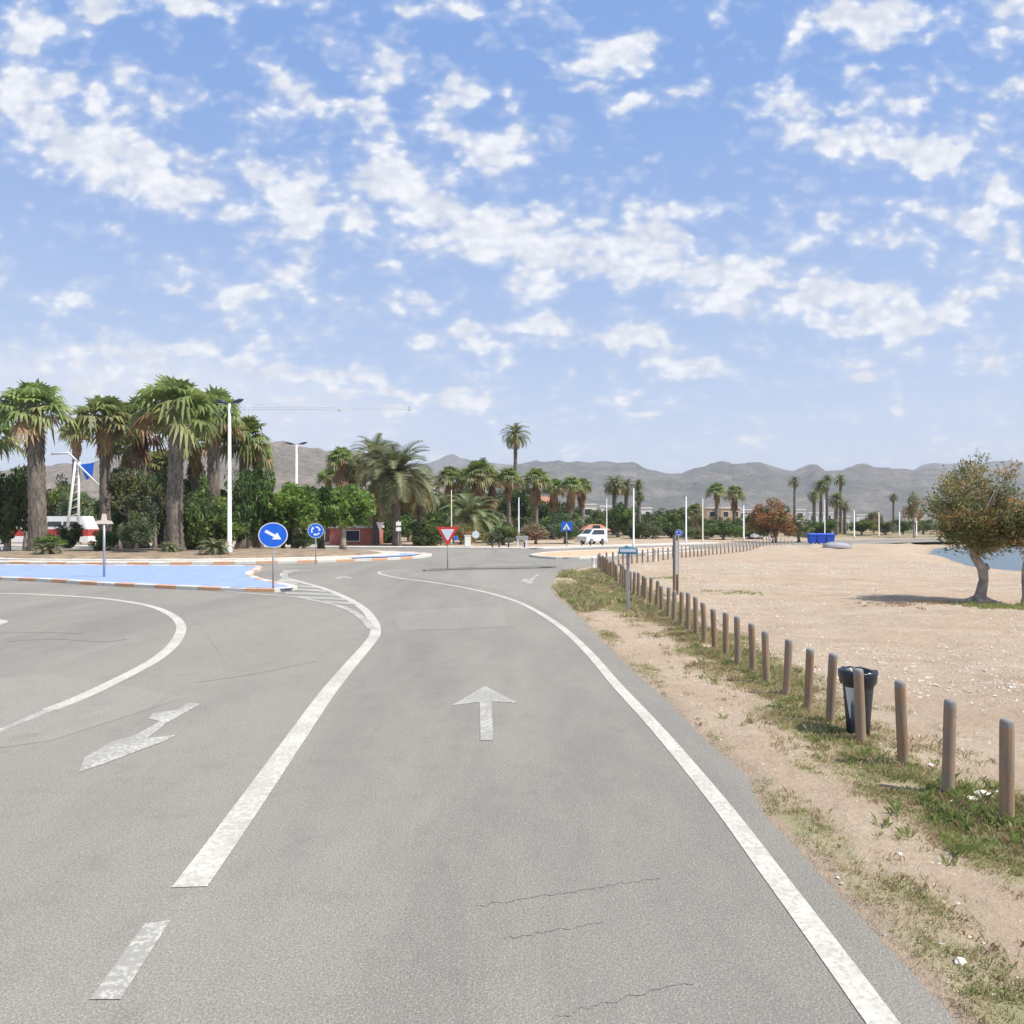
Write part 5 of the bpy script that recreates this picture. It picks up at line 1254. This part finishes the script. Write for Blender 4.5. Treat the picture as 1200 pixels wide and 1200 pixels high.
# ------------------------------------------------------------------ haze
m = bpy.data.materials.new('haze_air'); m.use_nodes = True; nt = m.node_tree; nt.nodes.clear()
out = nt.nodes.new('ShaderNodeOutputMaterial'); v = nt.nodes.new('ShaderNodeVolumePrincipled')
v.inputs['Color'].default_value = (.90, .93, 1.0, 1); v.inputs['Density'].default_value = 1.9e-4; v.inputs['Anisotropy'].default_value = 0
nt.links.new(v.outputs[0], out.inputs['Volume'])
mb = MB(); mb.box((0, 2600, 164), (13000, 7000, 336)); tag(mb.build('haze', [m]), kind='stuff')

# ------------------------------------------------------------------ light, sky, clouds
SUN_EL, SUN_AZ = R(57), R(112)    # azimuth clockwise from +Y (the view direction)
sd = bpy.data.lights.new('sun', 'SUN'); sd.energy = 4.4; sd.angle = R(.55); sd.color = (1, .955, .885)
so = bpy.data.objects.new('sun', sd); COL.objects.link(so)
to = Vector((math.sin(SUN_AZ) * math.cos(SUN_EL), math.cos(SUN_AZ) * math.cos(SUN_EL), math.sin(SUN_EL)))
so.rotation_euler = to.to_track_quat('Z', 'Y').to_euler()
w = bpy.data.worlds.new('World'); scene.world = w; w.use_nodes = True; nt = w.node_tree; nt.nodes.clear(); g = N(nt)
wo = g.n('ShaderNodeOutputWorld'); bg = g.n('ShaderNodeBackground'); g.l(bg.outputs[0], wo.inputs[0])
sky = g.n('ShaderNodeTexSky', sky_type='NISHITA'); sky.sun_disc = False; sky.sun_elevation = SUN_EL; sky.sun_rotation = SUN_AZ
sky.air_density = 1.0; sky.dust_density = 1.2; sky.ozone_density = 2.0
tc = g.n('ShaderNodeTexCoord').outputs['Generated']
sx = g.n('ShaderNodeSeparateXYZ'); g.l(tc, sx.inputs[0]); X, Y, Z = sx.outputs
yy = g.math('MAXIMUM', g.math('ABSOLUTE', Y), .12)
cu = g.n('ShaderNodeCombineXYZ'); g.l(g.math('MULTIPLY', g.math('DIVIDE', X, yy), F), cu.inputs[0]); g.l(g.math('MULTIPLY', g.math('DIVIDE', Z, yy), F), cu.inputs[1])
UV = cu.outputs[0]     # direction on the tangent plane ahead
zc = g.math('MAXIMUM', g.math('ADD', Z, .07), .03)
cp = g.n('ShaderNodeCombineXYZ'); g.l(g.math('DIVIDE', X, zc), cp.inputs[0]); g.l(g.math('DIVIDE', Y, zc), cp.inputs[1])
CP = cp.outputs[0]     # flat cloud layer overhead
wn = g.n('ShaderNodeTexNoise', noise_dimensions='2D'); wn.inputs['Scale'].default_value = .012; wn.inputs['Detail'].default_value = 4; g.l(UV, wn.inputs['Vector'])
E = [(60, 112, 135, 38, 8, 1), (20, 55, 40, 30, 40, .8), (150, 190, 150, 42, 14, 1), (30, 8, 60, 14, 0, .5), (90, 4, 60, 14, 0, .8), (245, 6, 45, 14, 5, .9), (400, 140, 90, 30, 10, .85), (340, 98, 35, 20, 20, .7), (240, 105, 40, 18, 0, .45),
     (230, 245, 90, 25, 10, .6), (360, 238, 95, 42, 12, .95), (300, 180, 60, 25, 20, .5), (480, 225, 90, 42, 15, .9), (590, 280, 130, 42, 12, 1), (740, 290, 110, 44, 14, 1), (880, 335, 130, 36, 12, .95), (1010, 362, 140, 32, 8, .95), (1130, 350, 60, 28, -5, .7),
     (725, 398, 55, 20, 4, 1), (525, 98, 45, 18, 25, .95), (575, 170, 48, 28, 10, .95), (594, 108, 16, 12, 0, .8), (720, 62, 60, 22, 8, .95), (640, 60, 34, 14, -10, .6), (690, 110, 25, 11, 0, .8), (733, 122, 25, 11, -15, .9), (500, 10, 75, 18, 5, .8), (640, 5, 40, 10, 0, .4),
     (1030, 22, 75, 28, 8, 1), (940, 48, 20, 28, 30, .75), (1015, 80, 24, 9, 0, .8), (842, 12, 16, 16, 0, .7), (905, 72, 14, 8, 0, .6), (812, 96, 17, 22, 30, .7), (1180, 105, 45, 34, -20, .8), (1120, 40, 20, 14, 0, .4),
     (930, 130, 45, 26, 20, .85), (985, 165, 60, 30, -25, .85), (1005, 120, 26, 22, 0, .7), (1080, 160, 55, 34, 15, .9), (1105, 188, 40, 18, 0, .95), (830, 185, 60, 14, -5, .6), (735, 195, 45, 16, -10, .6), (830, 248, 55, 18, 8, .9), (855, 218, 16, 18, 0, .6), (920, 215, 45, 14, -15, .6),
     (970, 272, 28, 22, -50, .8), (1050, 280, 70, 28, 15, .6), (1150, 250, 70, 28, 5, .8), (1190, 290, 40, 24, 10, .8), (1100, 220, 60, 18, -10, .5), (1190, 380, 40, 26, 0, .55),
     (180, 328, 55, 13, 0, .75), (60, 305, 50, 12, 0, .5), (285, 345, 42, 20, 5, .8), (385, 358, 48, 22, 12, .65), (490, 365, 55, 16, 5, .7), (550, 400, 110, 18, 3, .6), (635, 370, 45, 14, 8, .8), (410, 330, 30, 10, 0, .5),
     (820, 428, 70, 15, 6, .7), (930, 432, 50, 11, 0, .6), (905, 460, 30, 8, 0, .5), (1060, 460, 110, 12, 4, .6), (1120, 425, 90, 14, 4, .6), (1000, 420, 60, 10, 0, .4), (735, 450, 50, 12, 5, .6),
     (120, 402, 90, 12, 6, .8), (270, 415, 80, 16, 4, .9), (330, 440, 170, 22, 8, .7), (490, 458, 110, 14, 9, .8), (505, 442, 20, 10, 0, .6), (120, 440, 200, 34, 4, .6), (400, 480, 260, 16, 2, .5), (880, 508, 60, 12, 0, .5), (885, 490, 14, 5, 0, .8), (680, 515, 50, 7, 0, .5), (830, 532, 14, 5, 0, .6), (1070, 525, 34, 7, 0, .5), (700, 480, 120, 9, 2, .35)]
E = [q for q in E if q[5] >= .65 or q[2] * q[3] > 1500]
acc = None
# domain warp so ellipse rims fray
wv = g.n('ShaderNodeVectorMath', operation='SUBTRACT'); g.l(wn.outputs['Color'], wv.inputs[0]); wv.inputs[1].default_value = (.5, .5, .5)
ws = g.n('ShaderNodeVectorMath', operation='SCALE'); g.l(wv.outputs[0], ws.inputs[0]); ws.inputs['Scale'].default_value = 75
wa = g.n('ShaderNodeVectorMath', operation='ADD'); g.l(UV, wa.inputs[0]); g.l(ws.outputs[0], wa.inputs[1]); UVW = wa.outputs[0]
for cx, cy, rx, ry, an, wt in E:
    src = UVW
    if acc is not None:      # a shift of under one unit that keeps the node chain serial
        sh = g.n('ShaderNodeVectorMath', operation='ADD'); g.l(UVW, sh.inputs[0]); g.l(acc, sh.inputs[1]); src = sh.outputs[0]
    v = g.mapping(src, (rx * 1.5, ry * 1.6, 1e5), (cx - CX, HY - cy, 0), (0, 0, -R(an)), 'TEXTURE')
    ln = g.n('ShaderNodeVectorMath', operation='LENGTH'); g.l(v, ln.inputs[0])
    f = g.mr(ln.outputs['Value'], 0, 1.25, wt, 0)
    acc = f if acc is None else g.math('MAXIMUM', acc, f)
ahead = g.mr(Y, .1, .25)
acc = g.math('MULTIPLY', acc, ahead)
big = g.noise(CP, 1.3, 2, .5, 0, '2D')
det = g.noise(g.mapping(CP, (1, 1, 1), (2, 7, 0)), 4.5, 5, .52, 0, '2D')
det2 = g.noise(g.mapping(UV, (.017, .025, 1)), 1.0, 6, .56, 0, '2D')
wsb = g.n('ShaderNodeVectorMath', operation='SCALE'); g.l(wv.outputs[0], wsb.inputs[0]); wsb.inputs['Scale'].default_value = 34
wsc = g.n('ShaderNodeVectorMath', operation='ADD'); g.l(UV, wsc.inputs[0]); g.l(wsb.outputs[0], wsc.inputs[1]); ws2 = wsc.outputs[0]
puff = g.vor(g.mapping(ws2, (.024, .036, 0)), 1.0, 'SMOOTH_F1', dim='2D')
puff2 = g.vor(g.mapping(ws2, (.058, .085, 0)), 1.0, 'SMOOTH_F1', dim='2D')
dn = g.math('ADD', g.math('MULTIPLY', det, .4), g.math('MULTIPLY', det2, .6))
other = g.math('MULTIPLY', g.mr(big, .40, .62), g.math('SUBTRACT', .75, g.math('MULTIPLY', ahead, .42)))
base = g.math('MAXIMUM', acc, other)
dens = g.math('ADD', base, g.math('MULTIPLY', g.math('SUBTRACT', dn, .5), 2.6))
dens = g.math('ADD', dens, g.math('MULTIPLY', g.math('SUBTRACT', .42, puff), .8))
dens = g.math('ADD', dens, g.math('MULTIPLY', g.math('SUBTRACT', .40, puff2), .42))
m1 = g.mr(dens, .32, .96); m2 = g.math('MULTIPLY', g.mr(dens, .12, .7), .34)
mask = g.math('MULTIPLY', g.math('MAXIMUM', m1, m2), .94)
mask = g.math('MULTIPLY', mask, g.mr(Z, .01, .10, .5, 1))
# thin veil near the horizon
bank = g.mapping(UVW, (420, 75, 1e5), (170 - CX, HY - 475, 0), (0, 0, -R(6)), 'TEXTURE')
bl = g.n('ShaderNodeVectorMath', operation='LENGTH'); g.l(bank, bl.inputs[0])
veil = g.math('MAXIMUM', g.math('MULTIPLY', g.mr(Z, .0, .22, .62, 0), g.mr(g.noise(CP, .5, 2, .5, 0, '2D'), .3, .7, .7, 1)), g.math('MULTIPLY', ahead, g.mr(bl.outputs['Value'], .45, 1.1, .85, 0)))
lightn = g.mr(g.noise(g.mapping(UV, (.02, .03, 1), (0, -.6, 0)), 1.0, 4, .6, 0, '2D'), .35, .65)
K = 7.6
ccol = g.mix(g.math('MULTIPLY_ADD', lightn, .6) if False else g.math('ADD', g.math('MULTIPLY', lightn, .65), g.math('MULTIPLY', g.mr(puff2, .1, .6, 1, 0), .35)), (K * .70, K * .74, K * .83), (K * .99, K * 1.0, K * 1.02))
skyc = g.mix(1.0, sky.outputs[0], (1.0, 1.0, 1.0), 'MULTIPLY')
hs = g.n('ShaderNodeHueSaturation'); hs.inputs['Saturation'].default_value = 1.0; hs.inputs['Value'].default_value = 1.0; g.l(skyc, hs.inputs['Color'])
blue = g.mix(g.mr(Z, .0, .55), (K * .62, K * .74, K * .97), (K * .235, K * .43, K * .88))
skyc = g.mix(.75, hs.outputs[0], blue)
skyc = g.mix(veil, skyc, (K * .74, K * .80, K * .93))
fin = g.mix(mask, skyc, ccol)
fin = g.mix(g.mr(Z, -.02, -.001, 1, 0), fin, (K * .35, K * .33, K * .3))
g.l(fin, bg.inputs[0]); bg.inputs[1].default_value = .095
w.cycles.sampling_method = 'MANUAL'; w.cycles.sample_map_resolution = 512

# ------------------------------------------------------------------ camera
cd = bpy.data.cameras.new('camera'); co = bpy.data.objects.new('camera', cd); COL.objects.link(co)
co.location = (0, 0, EYE); co.rotation_euler = (R(90), 0, 0)
cd.sensor_width = 36; cd.lens = 36 * F / 1200; cd.shift_y = (HY - 600) / 1200
cd.clip_start = .1; cd.clip_end = 20000
scene.camera = co
scene.render.resolution_x = 1024; scene.render.resolution_y = 1024
scene.view_settings.view_transform = 'Standard'; scene.view_settings.look = 'None'; scene.view_settings.exposure = .5; scene.view_settings.gamma = 1

scene.cycles.max_bounces = 5; scene.cycles.diffuse_bounces = 2; scene.cycles.glossy_bounces = 2; scene.cycles.transmission_bounces = 2; scene.cycles.volume_bounces = 0
scene.cycles.caustics_reflective = False; scene.cycles.caustics_refractive = False
